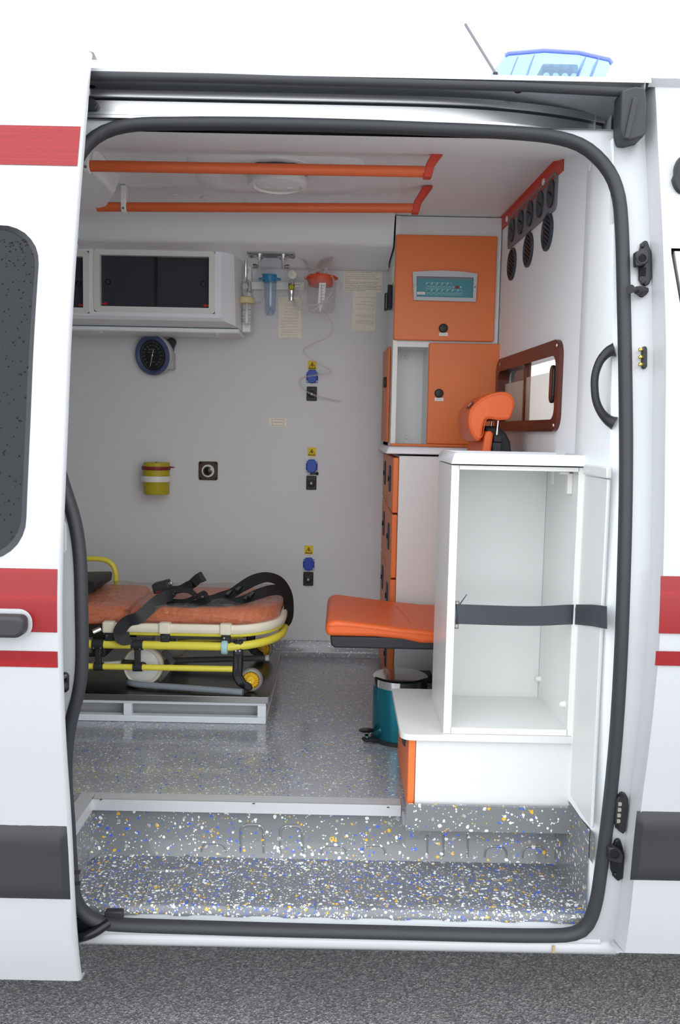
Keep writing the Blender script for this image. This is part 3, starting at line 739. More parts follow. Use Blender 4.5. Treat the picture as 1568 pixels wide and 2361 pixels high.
# =================================================================== SLIDING DOOR
door = thing('sliding_door', 'white sliding side door slid open, with red stripes and dark window', 'door', (-1.2, DRO, .40))
XD = -.591
wr = OP(73, 900, DRO).x; wtop = OP(30, 520, DRO).z; wbot = OP(10, 1292, DRO).z
wl_ = resample([(x, 0, z) for x, z in rrect(-1.62, wr, wbot, wtop, .085, 10)], 160)
wloop = [(p.x, p.z) for p in wl_]
sk_ = annulus(wloop, (-1.95, XD, .405, 2.545), lambda x, z: DRO + P(z), 22)
zd = [.405 + (2.545 - .405) * k / 50 for k in range(51)]
sk_.strip([[(XD, DRO + P(z), z) for z in zd], [(XD + .004, DRO + .004 + P(z), z) for z in zd], [(XD + .004, DRO + .018 + P(z), z) for z in zd]])
sk_.strip([[(x, DRO + P(2.545), 2.545), (x, DRO + P(2.545) + .03, 2.555), (x, DRO + P(2.545) + .06, 2.55)] for x in (-1.95, XD + .004)])
sk_.strip([[(x, DRO + P(.405), .405), (x, DRO + P(.405) + .012, .398), (x, DRO + P(.405) + .04, .40)] for x in (-1.95, XD + .004)])
sk_.build('door_skin', 'paint', door, smooth=50)
MB().strip([[(x, DRO + .03 + P(z), z) for z in zd if not (wbot - .05 < z < wtop + .05)][:0] or [(x, DRO + .045 + P(z), z) for z in zd] for x in (-1.93, XD - .04)])
for z0_, z1_ in ((.42, wbot - .02), (wtop + .02, 2.5)):
    skin(-1.93, XD - .02, z0_, z1_, DRO + .045, 16).build('inner_panel', 'paint_shade', door, smooth=60)
gl = [(x, DRO + .008 + P(z), z) for x, z in wloop]
ro = [(x, DRO - .001 + P(z), z) for x, z in wloop]
cx_ = (-1.62 + wr) / 2; cz_ = (wbot + wtop) / 2
ri = [((x - cx_) * .975 + cx_, DRO + .006 + P(z), (z - cz_) * .975 + cz_) for x, z in wloop]
rr_ = [[((x - cx_) * k + cx_, DRO + .006 + P((z - cz_) * k + cz_), (z - cz_) * k + cz_) for x, z in wloop] for k in (.975, .7, .45, .2, .02)]
pmb = MB().strip(rr_, True); pmb.f.append(tuple(range(len(pmb.v) - 160, len(pmb.v))))
pane = pmb.build('window_pane', 'tint_glass', door, smooth=60, label='dark tinted window pane')
MB().strip([ro, ri], True).build('window_seal', 'rubber', door, smooth=60)
drops = MB()
rd = random.Random(3)
for k in range(900):
    x = rd.uniform(wr - .9, wr - .012) if k > 200 else rd.uniform(wr - .16, wr - .012); z = wtop - .03 - (wtop - wbot - .06) * rd.random() ** 2.2; r_ = rd.uniform(.0008, .0026)
    drops.ball((x, DRO + .0055 + P(z), z), r_, 6, (1, .5, 1.3))
drops.build('rain_drops', 'drop', pane, smooth=True, kind='stuff', label='rain drops on the dark pane')
for (y0, y1) in ((290, 381), (1311, 1457), (1501, 1538)):
    z1_, z0_ = OP(80, y0, DRO).z, OP(80, y1, DRO).z
    s_ = stripe(-1.93, XD - .003 if y0 < 400 else OP(133, 1400, DRO).x - .001, z0_, z1_, DRO - .0015, parent=door, n=12)
# white patch and handle on the wide stripe
q = OP(0, 1436, DRO)
hp_ = [(x, DRO - .003 + P(z), z) for x, z in rrect(q.x - .26, OP(76, 1436, DRO).x, OP(30, 1470, DRO).z, OP(30, 1403, DRO).z, .028, 6)]
n = len(hp_)
MB().add(hp_, [tuple(range(n))]).build('handle_recess', 'paint', door)
hx1 = OP(69, 1436, DRO).x; hz0, hz1 = OP(30, 1462, DRO).z, OP(30, 1412, DRO).z
mb = MB().prism(rrect(q.x - .17, hx1, hz0, hz1, (.012, .02, .014, .012), 5), 'xz', DRO - .038, DRO - .002)
hd = mb.build('door_handle', 'trim_black', door, bevel=.008, seg=3)
gx = OP(7, 1436, DRO).x; MB().box(gx - .001, gx + .001, DRO - .0385, DRO - .03, hz0 + .002, hz1 - .002).build('handle_joint', 'dark_void', hd)
za, zb = OP(80, 2072, DRO).z, OP(80, 1903, DRO).z
bump(-1.93, XD - .001, za, zb, DRO, door)
ew = MB().strip([[(XD - .004, DRO + .02 + P(z), z), (XD + .001, DRO + .03 + P(z), z), (XD - .006, DRO + .04 + P(z), z)] for z in zd if z < 1.02])
ew.build('edge_seal', 'rubber', door, smooth=60)
for py in (2012, 2038):
    a = OP(160, py, DRO + .03); MB().tube([a, a + Vector((.022, .0, .002)), a + Vector((.024, 0, .002))], [.004, .004, .006], 10).build('door_pin', 'black_plastic', door, smooth=30)

# ---- light bar and antenna on the roof
lb = thing('light_bar', 'blue transparent emergency light bar on the roof', 'light bar', (.57, 3.0, 2.60))
y0, y1 = 2.5, 3.5
prof = [A(1130, 172, y0), A(1165, 128, y0), A(1172, 124, y0), A(1255, 117, y0), A(1335, 122, y0), A(1405, 138, y0), A(1411, 148, y0), A(1395, 178, y0)]
pr = [(p.x, p.z) for p in prof]
b0 = pr[0][1] - .015
def lbl(sy, k):
    cx = (pr[0][0] + pr[-1][0]) / 2
    return [((x - cx) * k + cx, sy, z) for x, z in [(pr[0][0] - .01, b0)] + pr[:] + [(pr[-1][0] - .012, b0)]]
mb = MB().strip([lbl(y0, 1), lbl(y1, 1)])
mb.add(lbl(y0, 1), [tuple(range(10))]); mb.add(lbl(y1, 1), [tuple(range(10))])
lbc = mb.build('lens_cover', 'bar_blue', lb, smooth=30, label='translucent pale blue cover')
MB().tube([(x, y0 - .001, z) for x, z in pr[1:7]], .006, 8).build('cover_rim', 'bar_rim', lbc, smooth=True)
for a, b in ((1190, 140), (1228, 135), (1345, 140), (1375, 142)):
    p = A(a, b, y0 + .01); MB().obox((p.x, y0 + .01, p.z), (p.x - .02, y0 + .01, b0), .003, .05, (0, 1, 0)).build('cover_rib', 'bar_rim', lbc)
xa, xb_, za_, zb_ = R(1250, 145, 1335, 172, y0 + .12)
lm = MB().box(xa, xb_, y0 + .12, y0 + .2, b0, zb_).build('lamp_module', 'vent_grey', lb, bevel=.008)
for k in range(4):
    MB().lathe([(.010, 0), (.007, .004)], (xa + (xb_ - xa) * (k + .5) / 4, y0 + .12, (b0 + zb_) / 2 + .012), (0, -1, 0), 12).build('lamp_lens', 'white_plastic', lm, smooth=True)
MB().box(pr[0][0] - .01, pr[-1][0] - .01, y0, y1, 2.612, b0).build('bar_base', 'black_plastic', lb, bevel=.006)
an_ = thing('roof_antenna', 'thin grey rod antenna leaning on the roof beside the light bar', 'antenna', A(1142, 168, 2.45))
a, b = A(1142, 168, 2.45), A(1073, 56, 2.45)
MB().tube([a, b], .0042, 8).build('rod', 'vent_grey', an_, smooth=True)
MB().tube([Vector((a.x + .01, a.y, 2.595)), a], [.015, .007], 10).build('antenna_foot', 'black_plastic', an_, smooth=True)
MB().tube([a.lerp(b, .985), b + (b - a) * .01], [.0045, .003], 8).build('antenna_tip', 'vent_grey', an_, smooth=True)
# =================================================================== CEILING FITTINGS
def handrail(p0, p1, zr, clip, lab):
    a, b = p0, p1
    t = thing('ceiling_handrail', lab, 'handrail', (a.x, a.y, zr), 'orange ceiling handrails')
    MB().tube([a, b], .0155, 14).build('rail_tube', 'orange_tube', t, smooth=True)
    e = b + Vector((.045, .0, .068))
    MB().add([b + Vector(v) for v in ((-.012, -.018, -.018), (.012, -.018, -.018), (.012, .018, -.018), (-.012, .018, -.018), (-.004, -.018, .02), (.02, -.018, .016), (.02, .018, .016), (-.004, .018, .02))] +
             [e + Vector(v) for v in ((-.022, -.018, 0), (.012, -.018, 0), (.012, .018, 0), (-.022, .018, 0))],
             [(0, 3, 2, 1), (0, 1, 5, 4), (1, 2, 6, 5), (2, 3, 7, 6), (3, 0, 4, 7), (4, 5, 9, 8), (5, 6, 10, 9), (6, 7, 11, 10), (7, 4, 8, 11), (8, 9, 10, 11)]).build('end_bracket', 'red_strip', t, bevel=.004)
    c = a.lerp(b, (AZ(clip[0], clip[1], zr).x - a.x) / (b.x - a.x))
    cl = MB().prism([(c.y + .020 * math.cos(u), c.z + .022 * math.sin(u)) for u in [math.radians(d) for d in range(200, 341, 14)]] + [(c.y + .02, 2.497), (c.y - .02, 2.497)], 'yz', c.x - .009, c.x + .009)
    k = cl.build('rail_clip', 'white_plastic', t, bevel=.003)
    MB().lathe([(.004, 0), (.004, .001)], (c.x, c.y - .0195, c.z - .008), (0, -1, -.3), 10).build('clip_screw', 'vent_grey', k)
    return t
handrail(AZ(60, 380, 2.43), AZ(985, 396, 2.43), 2.43, (201, 382), 'orange ceiling handrail nearer the doorway')
handrail(AZ(225, 477, 2.43), AZ(957, 480, 2.43), 2.43, (283, 473), 'orange ceiling handrail nearer the far wall')
c = AZ(641, 408, 2.47)
v = thing('roof_ventilator', 'round white roof ventilator set in the ceiling tray', 'ventilator', (c.x, c.y, 2.46))
MB().lathe([(.125, .018), (.123, .010), (.112, .008), (.10, .010), (.095, .018)], (c.x, c.y, 2.478), n=40, caps=False).build('outer_ring', 'white_plastic', v, smooth=40)
MB().lathe([(.078, -.02), (.086, .018)], (c.x, c.y, 2.478), n=36).build('dark_gap', 'vent_dark', v)
MB().lathe([(.087, .016), (.092, .004), (.088, -.010), (.074, -.014), (.070, -.008), (.067, -.008)], (c.x, c.y, 2.452), n=40, caps=False).build('dome_rim', 'white_plastic', v, smooth=50)
MB().lathe([(.068, -.008), (.05, -.013), (.02, -.016), (.001, -.0165)], (c.x, c.y, 2.452), n=36).build('dome', 'white_plastic', v, smooth=True)
for s in (-1, 1):
    MB().ball((c.x + s * .034, c.y, 2.439), .016, 10, (1.1, .7, .3)).build('dome_boss', 'white_plastic', v, smooth=True)
# housing on the ceiling at the head end
a, b, d = AZ(213, 391, 2.44), AZ(265, 443, 2.44), AZ(228, 487, 2.42)
h = MB()
bot = [(-2.2, 2.60), (a.x, 2.60), (b.x, b.y), (d.x, d.y + .04), (-2.2, d.y + .04)]
h.add([(x, y, 2.44 if i not in (3, 4) else 2.42) for i, (x, y) in enumerate(bot)] + [(x + (.012 if i in (1, 2, 3) else 0), y + (.02 if i in (2, 3) else 0), 2.499) for i, (x, y) in enumerate(bot)],
      [(4, 3, 2, 1, 0), (0, 1, 6, 5), (1, 2, 7, 6), (2, 3, 8, 7), (3, 4, 9, 8), (4, 0, 5, 9)])
tag(h.build('air_duct_housing', 'lining', bevel=.008), 'white moulded housing on the ceiling behind the sliding door', 'housing')

# =================================================================== FAR WALL
# overhead cabinet with smoked sliding panes
YO = 3.50
x1c = A(517, 650, YO).x; zt_, zb_ = A(350, 562, YO).z, A(350, 737, YO).z
oc = thing('overhead_cabinet', 'white overhead wall cabinet with smoked glass sliding panes and red arrows', 'cabinet', (-.8, YO, zb_))
def ring(ins, y, dx=0):
    return [(-1.75 + ins, y, zb_ + ins), (x1c - ins + dx, y, zb_ + ins), (x1c - ins + dx, y, zt_ - ins), (-1.75 + ins, y, zt_ - ins)]
out = [(-1.8, 3.80, zb_ - .02), (x1c + .055, 3.80, zb_ - .02), (x1c + .055, 3.66, zt_ + .012), (-1.8, 3.66, zt_ + .012)]
mid = [(-1.8, 3.56, zb_ - .012), (x1c + .04, 3.56, zb_ - .012), (x1c + .03, 3.55, zt_ + .01), (-1.8, 3.55, zt_ + .01)]
hs = MB().strip([out, mid, ring(0, YO + .012), ring(.012, YO)], True)
panes = [(231, 590, 482, 708), (40, 590, 192, 708)]
# face of the housing, left open where the two frames sit
fx = []
for (p0, q0, p1, q1) in panes:
    X0, X1, Z0, Z1 = R(p0, q0, p1, q1, YO); fx.append((X0 - .024, X1 + .024, Z0 - .022, Z1 + .022))
z0, z1 = zb_ + .012, zt_ - .012
cut = [-1.738, fx[1][0], fx[1][1], fx[0][0], fx[0][1], x1c - .012]
for i in (0, 2, 4): hs.add([(cut[i], YO, z0), (cut[i + 1], YO, z0), (cut[i + 1], YO, z1), (cut[i], YO, z1)], [(0, 1, 2, 3)])
for F in fx:
    hs.add([(F[0], YO, z0), (F[1], YO, z0), (F[1], YO, F[2]), (F[0], YO, F[2])], [(0, 1, 2, 3)]); hs.add([(F[0], YO, F[3]), (F[1], YO, F[3]), (F[1], YO, z1), (F[0], YO, z1)], [(0, 1, 2, 3)])
hs.build('housing', 'lining', oc, smooth=25)
MB().box(-1.8, x1c + .05, 3.60, 3.80, zb_ - .036, zb_ - .018).build('bottom_flange', 'lining', oc, bevel=.006)
MB().box(x1c + .05, x1c + .085, 3.70, 3.79, zb_ - .02, zt_ - .03).build('side_flange', 'lining', oc, bevel=.004)
for z in (zb_ + .01, zt_ - .06):
    MB().lathe([(.010, 0), (.008, .004)], (x1c + .068, 3.70, z), (0, -1, 0), 14).build('screw_cap', 'white_plastic', oc, smooth=True)
for px in (229, 500):
    q = A(px, 756, 3.62); MB().lathe([(.010, 0), (.008, -.006)], (q.x, 3.64, zb_ - .036), n=14).build('screw_cap', 'white_plastic', oc, smooth=True)
for (X0, X1, Z0, Z1), (p0, q0, p1, q1) in zip(fx, panes):
    o_ = rrect(X0, X1, Z0, Z1, .014, 5); i_ = rrect(X0 + .024, X1 - .024, Z0 + .022, Z1 - .022, .002, 5)
    f_ = MB().strip([[(x, YO + .002, z) for x, z in o_], [(x, YO - .004, z) for x, z in o_], [(x, YO - .004, z) for x, z in i_], [(x, YO + .03, z) for x, z in i_]], True).build('pane_frame', 'white_plastic', oc, smooth=25)
    a, b, c_, d = X0 + .024, X1 - .024, Z0 + .022, Z1 - .022
    m_ = a + (b - a) * .5
    # two sliding panes, one behind the other
    for k, (u, w, yy) in enumerate(((a, m_ + .006, YO + .018), (m_ - .006, b, YO + .024))):
        g = MB().box(u, w, yy, yy + .003, c_, d).build('sliding_pane', 'smoked', f_)
        MB().box(w - .012 if k == 0 else u, w if k == 0 else u + .012, yy - .001, yy, c_, d).build('pane_edge', 'hole_dark', g)
        hx = a + .026 if k == 0 else b - .026
        hz = c_ + (d - c_) * .49
        MB().lathe([(.0115, 0), (.0115, .003), (.008, .003), (.0075, .0015)], (hx, yy, hz), (0, -1, 0), 20, False).build('finger_pull', 'black_gloss', g, smooth=True)
        MB().lathe([(.008, 0), (.008, .001)], (hx, yy, hz), (0, -1, 0), 16).build('pull_hole', 'vent_dark', g)
        az = c_ + .012
        s = 1 if k == 0 else -1; ex = a + .001 if k == 0 else b - .001
        ar = [(ex, az - .0035), (ex + s * .014, az - .0035), (ex + s * .014, az - .007), (ex + s * .026, az), (ex + s * .014, az + .007), (ex + s * .014, az + .0035), (ex, az + .0035)]
        MB().add([(x, YO + .0165, z) for x, z in ar], [tuple(range(7))]).build('red_arrow', 'red_glass', g, label='red arrow sticker')

# lip under the soffit and the panel right of the cabinet
a = A(792, 600, 3.70); b = A(900, 614, 3.70)
mb = MB().box(-.44, A(790, 600, 3.7).x, 3.695, 3.73, A(650, 598, 3.7).z, 2.376)
mb.prism([(A(786, 600, 3.7).x, 2.376), (A(782, 585, 3.7).x, 2.376), (A(783, 606, 3.7).x, A(790, 606, 3.7).z), (A(788, 613, 3.7).x, A(790, 613, 3.7).z), (.19, A(890, 618, 3.7).z), (.19, 2.376)], 'xz', 3.69, 3.73)
tl = struct(mb.build('trim_2', 'lining', bevel=.004), 'white moulded lip below the soffit above the suction jar', 'trim')
q = A(797, 606, 3.69); MB().lathe([(.009, 0), (.007, .004)], q, (0, -1, 0), 14).build('screw_cap', 'white_plastic', tl, smooth=True)

# gas outlets on the underside of the soffit
yp = 3.52
p = [AZ(570, 561, 2.392), AZ(678, 561, 2.392)]
go = thing('gas_outlet_panel', 'steel plate with two chrome gas outlets under the soffit', 'gas outlet', ((p[0].x + p[1].x) / 2, yp, 2.388))
X0, X1 = A(572, 567, yp).x, A(680, 567, yp).x
MB().box(X0, X1, yp - .045, yp + .045, 2.386, 2.393).build('mounting_plate', 'steel', go, bevel=.001)
for x in (X0 + .01, X1 - .01):
    for y in (yp - .034, yp + .034): MB().lathe([(.005, 0), (.004, -.003)], (x, y, 2.386), n=10).build('bolt', 'steel_dark', go)
outs = []
for px, s in ((598, -1), (653, 1)):
    x = A(px, 575, yp).x; outs.append(x)
    o_ = MB().lathe([(.024, 0), (.024, -.003), (.014, -.004), (.014, -.014), (.0085, -.015), (.0085, -.05), (.006, -.051)], (x, yp, 2.386), n=24).build('outlet_body', 'chrome', go, smooth=40)
    MB().tube([(x, yp, 2.345), (x + s * .012, yp, 2.345), (x + s * .0125, yp, 2.345), (x + s * .024, yp, 2.345)], [.006, .006, .0085, .0085], 12).build('hose_elbow', 'steel', o_, smooth=30)
# equipment rail
YE = 3.73
X0, X1, Z0, Z1 = R(578, 650, 702, 668, YE)
er = thing('equipment_rail', 'white horizontal rail carrying the oxygen and suction sets', 'rail', ((X0 + X1) / 2, YE, Z0))
MB().box(X0, X1, YE, YE + .008, Z0, Z1).build('rail_bar', 'white_plastic', er, bevel=.002)
for x in (X0 + .03, X1 - .03): MB().box(x - .012, x + .012, YE + .006, YE + .06, Z0 + .004, Z1 - .004).build('rail_standoff', 'white_plastic', er)

# oxygen flowmeter with humidifier bottle
YQ = 3.66
def cyl(prof_px, cx, Y, name, m, parent, n=28, caps=True, **kw):
    """turned part from (half-width px, y px) pairs at depth Y"""
    ax = A(cx, sum(p[1] for p in prof_px) / len(prof_px), Y).x; s = Y / FPX
    return MB().lathe([(max(r * s, .0004), A(cx, y, Y).z) for r, y in prof_px], (ax, Y, 0), n=n, caps=caps).build(name, m, parent, smooth=40, **kw)
fm = thing('oxygen_flowmeter', 'chrome oxygen flowmeter with beige capped humidifier bottle', 'flowmeter', A(568, 748, YQ))
cyl([(2, 589), (4, 590), (4, 592), (3.4, 593), (3.4, 650)], 567, YQ, 'flow_tube', 'chrome', fm)
cyl([(4, 650), (7, 652), (7, 662), (4, 664), (4, 672), (3, 673), (3, 684)], 567, YQ, 'valve_body', 'chrome', fm)
g = A(565, 660, YQ - .014); MB().lathe([(.012, .008), (.012, 0), (.010, -.001)], g, (0, 1, 0), 20).build('dial_gauge', 'panel_grey', fm, smooth=40)
MB().obox(A(575, 647, YQ + .03), A(577, 674, YQ + .03), .010, .05, (0, 1, 0)).build('rail_clamp', 'panel_grey', fm, bevel=.002)
cyl([(6, 684), (15, 685), (18, 687), (18, 698), (17, 700)], 569, YQ, 'bottle_cap', 'beige_cap', fm)
bt = cyl([(15.5, 700), (16, 702), (15, 735), (14, 746), (12, 748), (.5, 748)], 568, YQ, 'humidifier_bottle', 'clear_plastic', fm, caps=False)
cyl([(2.6, 700), (2.6, 742), (3.6, 744), (3, 747)], 569, YQ, 'bubbler_tube', 'white_plastic', bt)
mk = MB()
for y, w in ((715, 9), (728, 6), (736, 5), (741, 7)):
    q = A(557, y, YQ - .026); mk.box(q.x, q.x + w * .0018, q.y, q.y + .0008, q.z - .0012, q.z + .0012)
    q = A(573, y - 1, YQ - .026); mk.box(q.x, q.x + w * .0012, q.y, q.y + .0008, q.z - .0009, q.z + .0009)
mk.build('level_marks', 'ink', bt)
# catheter jar with blue lid
cj = thing('catheter_jar', 'tall clear jar with bright blue lid hanging on the rail', 'jar', A(623, 728, YQ))
cyl([(16, 634), (16.5, 634), (16.5, 643), (15, 651)], 622, YQ, 'blue_collar', 'blue_lid', cj)
l_ = MB(); x0, x1, z0, z1 = R(596, 642, 648, 645, YQ); l_.prism(rrect(x0, x1, YQ - .025, YQ + .025, .02, 5), 'xy', z0, z1); l_.build('blue_rim', 'blue_lid', cj, bevel=.001)
cyl([(15, 641), (15.5, 632), (15, 631), (14, 632)], 622, YQ, 'top_cup', 'clear_blue', cj, caps=False)
cyl([(14.5, 650), (13, 690), (12, 718), (8, 727), (.5, 729)], 623, YQ, 'jar_wall', 'clear_blue', cj, caps=False)
cyl([(2.6, 650), (2.6, 704)], 624, YQ, 'inner_tube', 'white_plastic', cj)
MB().tube([A(618, 704, YQ), A(626, 712, YQ), A(632, 722, YQ)], .006, 8).build('suction_tip', 'clear_blue', cj, smooth=True)
MB().tube([A(627, 704, YQ), A(622, 716, YQ), A(616, 725, YQ)], .004, 8).build('suction_tip', 'panel_grey', cj, smooth=True)
# vacuum regulator
vr = thing('vacuum_regulator', 'chrome vacuum regulator with round white gauge', 'regulator', A(673, 693, YQ))
cyl([(3, 643), (4, 645), (6, 652), (7.5, 654), (7.5, 680), (6, 683), (6, 694)], 672, YQ, 'regulator_body', 'chrome', vr)
g = A(674, 633, YQ); gb = MB().lathe([(.0185, .012), (.0185, -.002), (.016, -.004)], g, (0, 1, 0), 28).build('gauge_case', 'white_plastic', vr, smooth=40)
MB().lathe([(.012, 0), (.012, .0006)], g + Vector((0, -.0042, 0)), (0, -1, 0), 24).build('gauge_face', 'cream', gb)
MB().obox(g + Vector((.002, -.005, -.003)), g + Vector((-.006, -.005, .006)), .001, .0006, (0, 1, 0)).build('gauge_needle', 'ink', gb)
g = A(672, 662, YQ - .015); MB().lathe([(.0115, .008), (.0115, 0), (.009, -.006), (.004, -.008)], g, (0, 1, 0), 20).build('control_knob', 'sharps', vr, smooth=40)
MB().tube([A(680, 658, YQ), A(690, 658, YQ), A(690.5, 658, YQ), A(695, 658, YQ)], [.006, .006, .004, .004], 10).build('hose_nipple', 'chrome', vr, smooth=30)
# suction jar
YJ = 3.64
sj = thing('suction_jar', 'clear suction canister with orange-red lid on the far wall', 'canister', A(742, 721, YJ))
cyl([(27, 660), (31, 648), (31.5, 640), (33, 639), (33, 637), (27, 635)], 741, YJ, 'canister_lid', 'red_lid', sj)
lx0, lx1, lz0, lz1 = R(701, 640, 780, 643, YJ); MB().prism(rrect(lx0, lx1, YJ - .05, YJ + .05, .045, 6), 'xy', lz0, lz1).build('lid_rim', 'red_lid', sj, bevel=.001)
cyl([(6, 640), (6, 633), (5, 632)], 722, YJ - .01, 'lid_port', 'red_lid', sj); cyl([(4.5, 640), (4.5, 629), (4, 628)], 733, YJ - .01, 'lid_port', 'red_lid', sj)
cyl([(4, 640), (3.5, 626)], 748, YJ - .01, 'lid_port', 'clear_tube', sj)
jb = cyl([(33, 648), (33, 652), (31, 700), (29, 716), (27, 720), (.5, 721)], 741, YJ, 'canister_wall', 'clear_plastic', sj, caps=False)
lab = [A(736, 652, YJ - .062), A(752, 652, YJ - .058), A(748, 690, YJ - .058), A(738, 720, YJ - .052), A(733, 700, YJ - .06)]
MB().add(lab, [tuple(range(5))]).build('scale_label', 'white_plastic', jb)
mk = MB()
for k in range(7):
    q = A(741, 658 + k * 7, YJ - .064); mk.box(q.x - .002, q.x + (.014 if k % 3 == 0 else .008), q.y, q.y + .0006, q.z - .0006, q.z + .0006)
mk.box(A(741, 656, YJ - .064).x, A(741, 656, YJ - .064).x + .001, YJ - .064, YJ - .0635, A(741, 700, YJ - .064).z, A(741, 656, YJ - .064).z).build('scale_marks', 'ink', jb)
# hoses
def hose(pts, Y, r, lab, m='clear_tube', cat='hose'):
    P3 = []
    for k, q in enumerate(pts): P3.append(A(q[0], q[1], q[2] if len(q) > 2 else Y))
    o = MB().tube(spl(P3, 8), r, 8).build('clear_hose', m, smooth=True)
    return tag(o, lab, cat, 'clear hoses on the far wall')
hose([(587, 578, 3.52), (572, 581, 3.55), (562, 586, 3.62), (572, 597, 3.70), (588, 608, 3.70), (600, 625, 3.69), (606, 632, 3.66)], 3.6, .0062, 'clear hose from left gas outlet down to the blue lidded jar')
hose([(664, 583, 3.52), (685, 588, 3.56), (702, 600, 3.62), (712, 618, 3.68), (722, 640, 3.70), (724, 655, 3.72)], 3.6, .0062, 'clear hose curving from right gas outlet behind the suction canister')
hose([(584, 699, 3.68), (596, 698, 3.70), (606, 689, 3.70), (611, 676, 3.70)], 3.7, .005, 'short clear hose from beige bottle cap to the blue lidded jar')
hose([(676, 692, 3.66), (680, 705, 3.64), (692, 712, 3.62), (706, 706, 3.62)], 3.64, .0075, 'thick clear hose below the chrome regulator')
hose([(766, 577, 3.50), (750, 594, 3.58), (736, 618, 3.66), (733, 636, 3.66)], 3.64, .009, 'left wide clear tube rising from suction lid to the soffit')
hose([(768, 578, 3.51), (762, 596, 3.58), (753, 615, 3.63), (749, 634, 3.63)], 3.64, .009, 'right wide clear tube rising from suction lid to the soffit')
hose([(782, 646, 3.6), (786, 660, 3.58), (776, 680, 3.57), (750, 697, 3.57), (722, 703, 3.57), (700, 695, 3.57), (690, 675, 3.58), (694, 652, 3.6), (716, 630, 3.6), (744, 620, 3.58), (762, 632, 3.57), (770, 652, 3.56), (760, 682, 3.56), (738, 704, 3.56), (716, 717, 3.56), (698, 712, 3.57), (692, 690, 3.58), (694, 668, 3.6)], 3.57, .0035, 'coiled thin clear hose looped around the suction canister')
hose([(731, 707, 3.60), (752, 724, 3.62), (767, 750, 3.64), (758, 775, 3.66), (725, 792, 3.70), (700, 808, 3.72), (714, 826, 3.74), (742, 842, 3.76), (764, 856, 3.78), (752, 862, 3.79), (720, 866, 3.80), (696, 872, 3.80), (691, 884, 3.80), (706, 902, 3.82), (735, 915, 3.83), (762, 921, 3.84), (788, 925, 3.84)], 3.7, .0042, 'long clear hose dangling in zigzag over the upper sockets')
# notices
def wallY(z):
    for (ya, za), (yb, zb) in zip(wp, wp[1:]):
        if za <= z <= zb: return ya + (yb - ya) * (z - za) / (zb - za)
    return YF
def hug(mb, o):                      # lay a flat thing onto the wall
    for v_ in mb.v: v_.y = wallY(v_.z) - o
    return mb
def notice(x0, y0, x1, y1, lab, name='wall_notice', m='paper', lift=.002):
    zm = A((x0 + x1) / 2, (y0 + y1) / 2, 3.8).z; Y = wallY(zm)
    X0, X1, Z0, Z1 = R(x0, y0, x1, y1, Y)
    zr_ = [Z0 + (Z1 - Z0) * k / 6 for k in range(7)]
    mb = MB().strip([[(X0, wallY(z) - lift, z), (X1, wallY(z) - lift, z), (X1, wallY(z) - lift + .0012, z), (X0, wallY(z) - lift + .0012, z)] for z in zr_], True)
    mb.f += [(0, 1, 2, 3), (24, 25, 26, 27)]
    return tag(mb.build(name, m), lab, 'sign'), (X0, X1, Z0, Z1)
rn = random.Random(5)
o, (X0, X1, Z0, Z1) = notice(793, 617, 882, 671, 'wide cream paper of cleaning instructions on far wall', lift=.004)
cl = ['-ABS material finished products, ceiling, side walls and air', 'conditioning units should be cleaned with detergent and water alone', '-Do not use detergent-water solution should not exceed 5%.', '-30 degrees hot water should not be used in the solution.',
      '-ABS surface liquid detergent, rinsed in water for 5 minutes after', 'applying.', '-Ambulance for cleaning interior surfaces; thinner, acetone, oil,', 'petroleum based cleaners, etc. should never use chemicals.',
      '-If the specified non-compliance with recommendations of cleaning,', 'depending on the ABS surface tension cracks, spills, swelling,', 'fractures, brandness, softness and color variations will unrecoverable', 'the vehicle from the warranty agreement.']
mb = MB(); BASEW = X1 - X0
mb.text('CLEANING INSTRUCTIONS', .0085, ((X0 + X1) / 2, 0, Z1 - .010), fit=BASEW * .56)
fr_ = [.84, .96, .84, .80, .9, .12, .86, .84, .96, .84, .96, .56]
zz = Z1 - .0185
for i, s in enumerate(cl):
    mb.text(s, .0062, (X0 + .004, 0, zz), align='LEFT', fit=BASEW * fr_[i]); zz -= .0076 if i in (1, 2, 3, 5, 7) else .0062
hug(mb, .0044).build('notice_print', 'ink', o)
o, (X0, X1, Z0, Z1) = notice(813, 672, 866, 761, 'narrow cream paper with faint script below cleaning instructions')
mb = MB(); z = Z1 - .012
for ln in (.25, .0, .8, .9, .08, 0, .7, 0, .88, .25, 0, .9, .4, 0, .0, .92, .9, .6, 0, .9, .92, .92, .4):
    if ln: words(mb, X1 - .005 - (X1 - X0 - .01) * ln, X1 - .005, z, .0016, 0, True, rn)
    z -= .0058
hug(mb, .0024).build('notice_print', 'ink_light', o)
o, (X0, X1, Z0, Z1) = notice(642, 688, 694, 779, 'cream paper notice under the chrome regulator')
mb = MB(); z = Z1 - .016
for ln in (.75, .3, .7, .75, 0, .7, .5, .8, .3, .8, .1, .82):
    if ln: words(mb, X1 - .010 - (X1 - X0 - .018) * ln, X1 - .010, z, .0016, 0, True, rn)
    z -= .0062
mb.text('ATTENTION', .005, ((X0 + X1) / 2, 0, z), fit=.03); z -= .0055
for ln in (.95, .8, 0, .95, .25, 0, .93, .1, 0, .95, 0, .9, .65, 0, .93, .1, 0, .95, .5):
    if ln: words(mb, X0 + .011, X0 + .011 + (X1 - X0 - .016) * ln, z, .0016, 0, False, rn)
    z -= .0042
hug(mb, .0024).build('notice_print', 'ink_light', o)
o, (X0, X1, Z0, Z1) = notice(620, 964, 661, 983, 'small white rectangular label alone on the far wall', 'wall_label')
mb = MB(); Yx = YF - .0024
a, b, c_, d = X0 + .014, X1 - .014, Z0 + .005, Z1 - .006
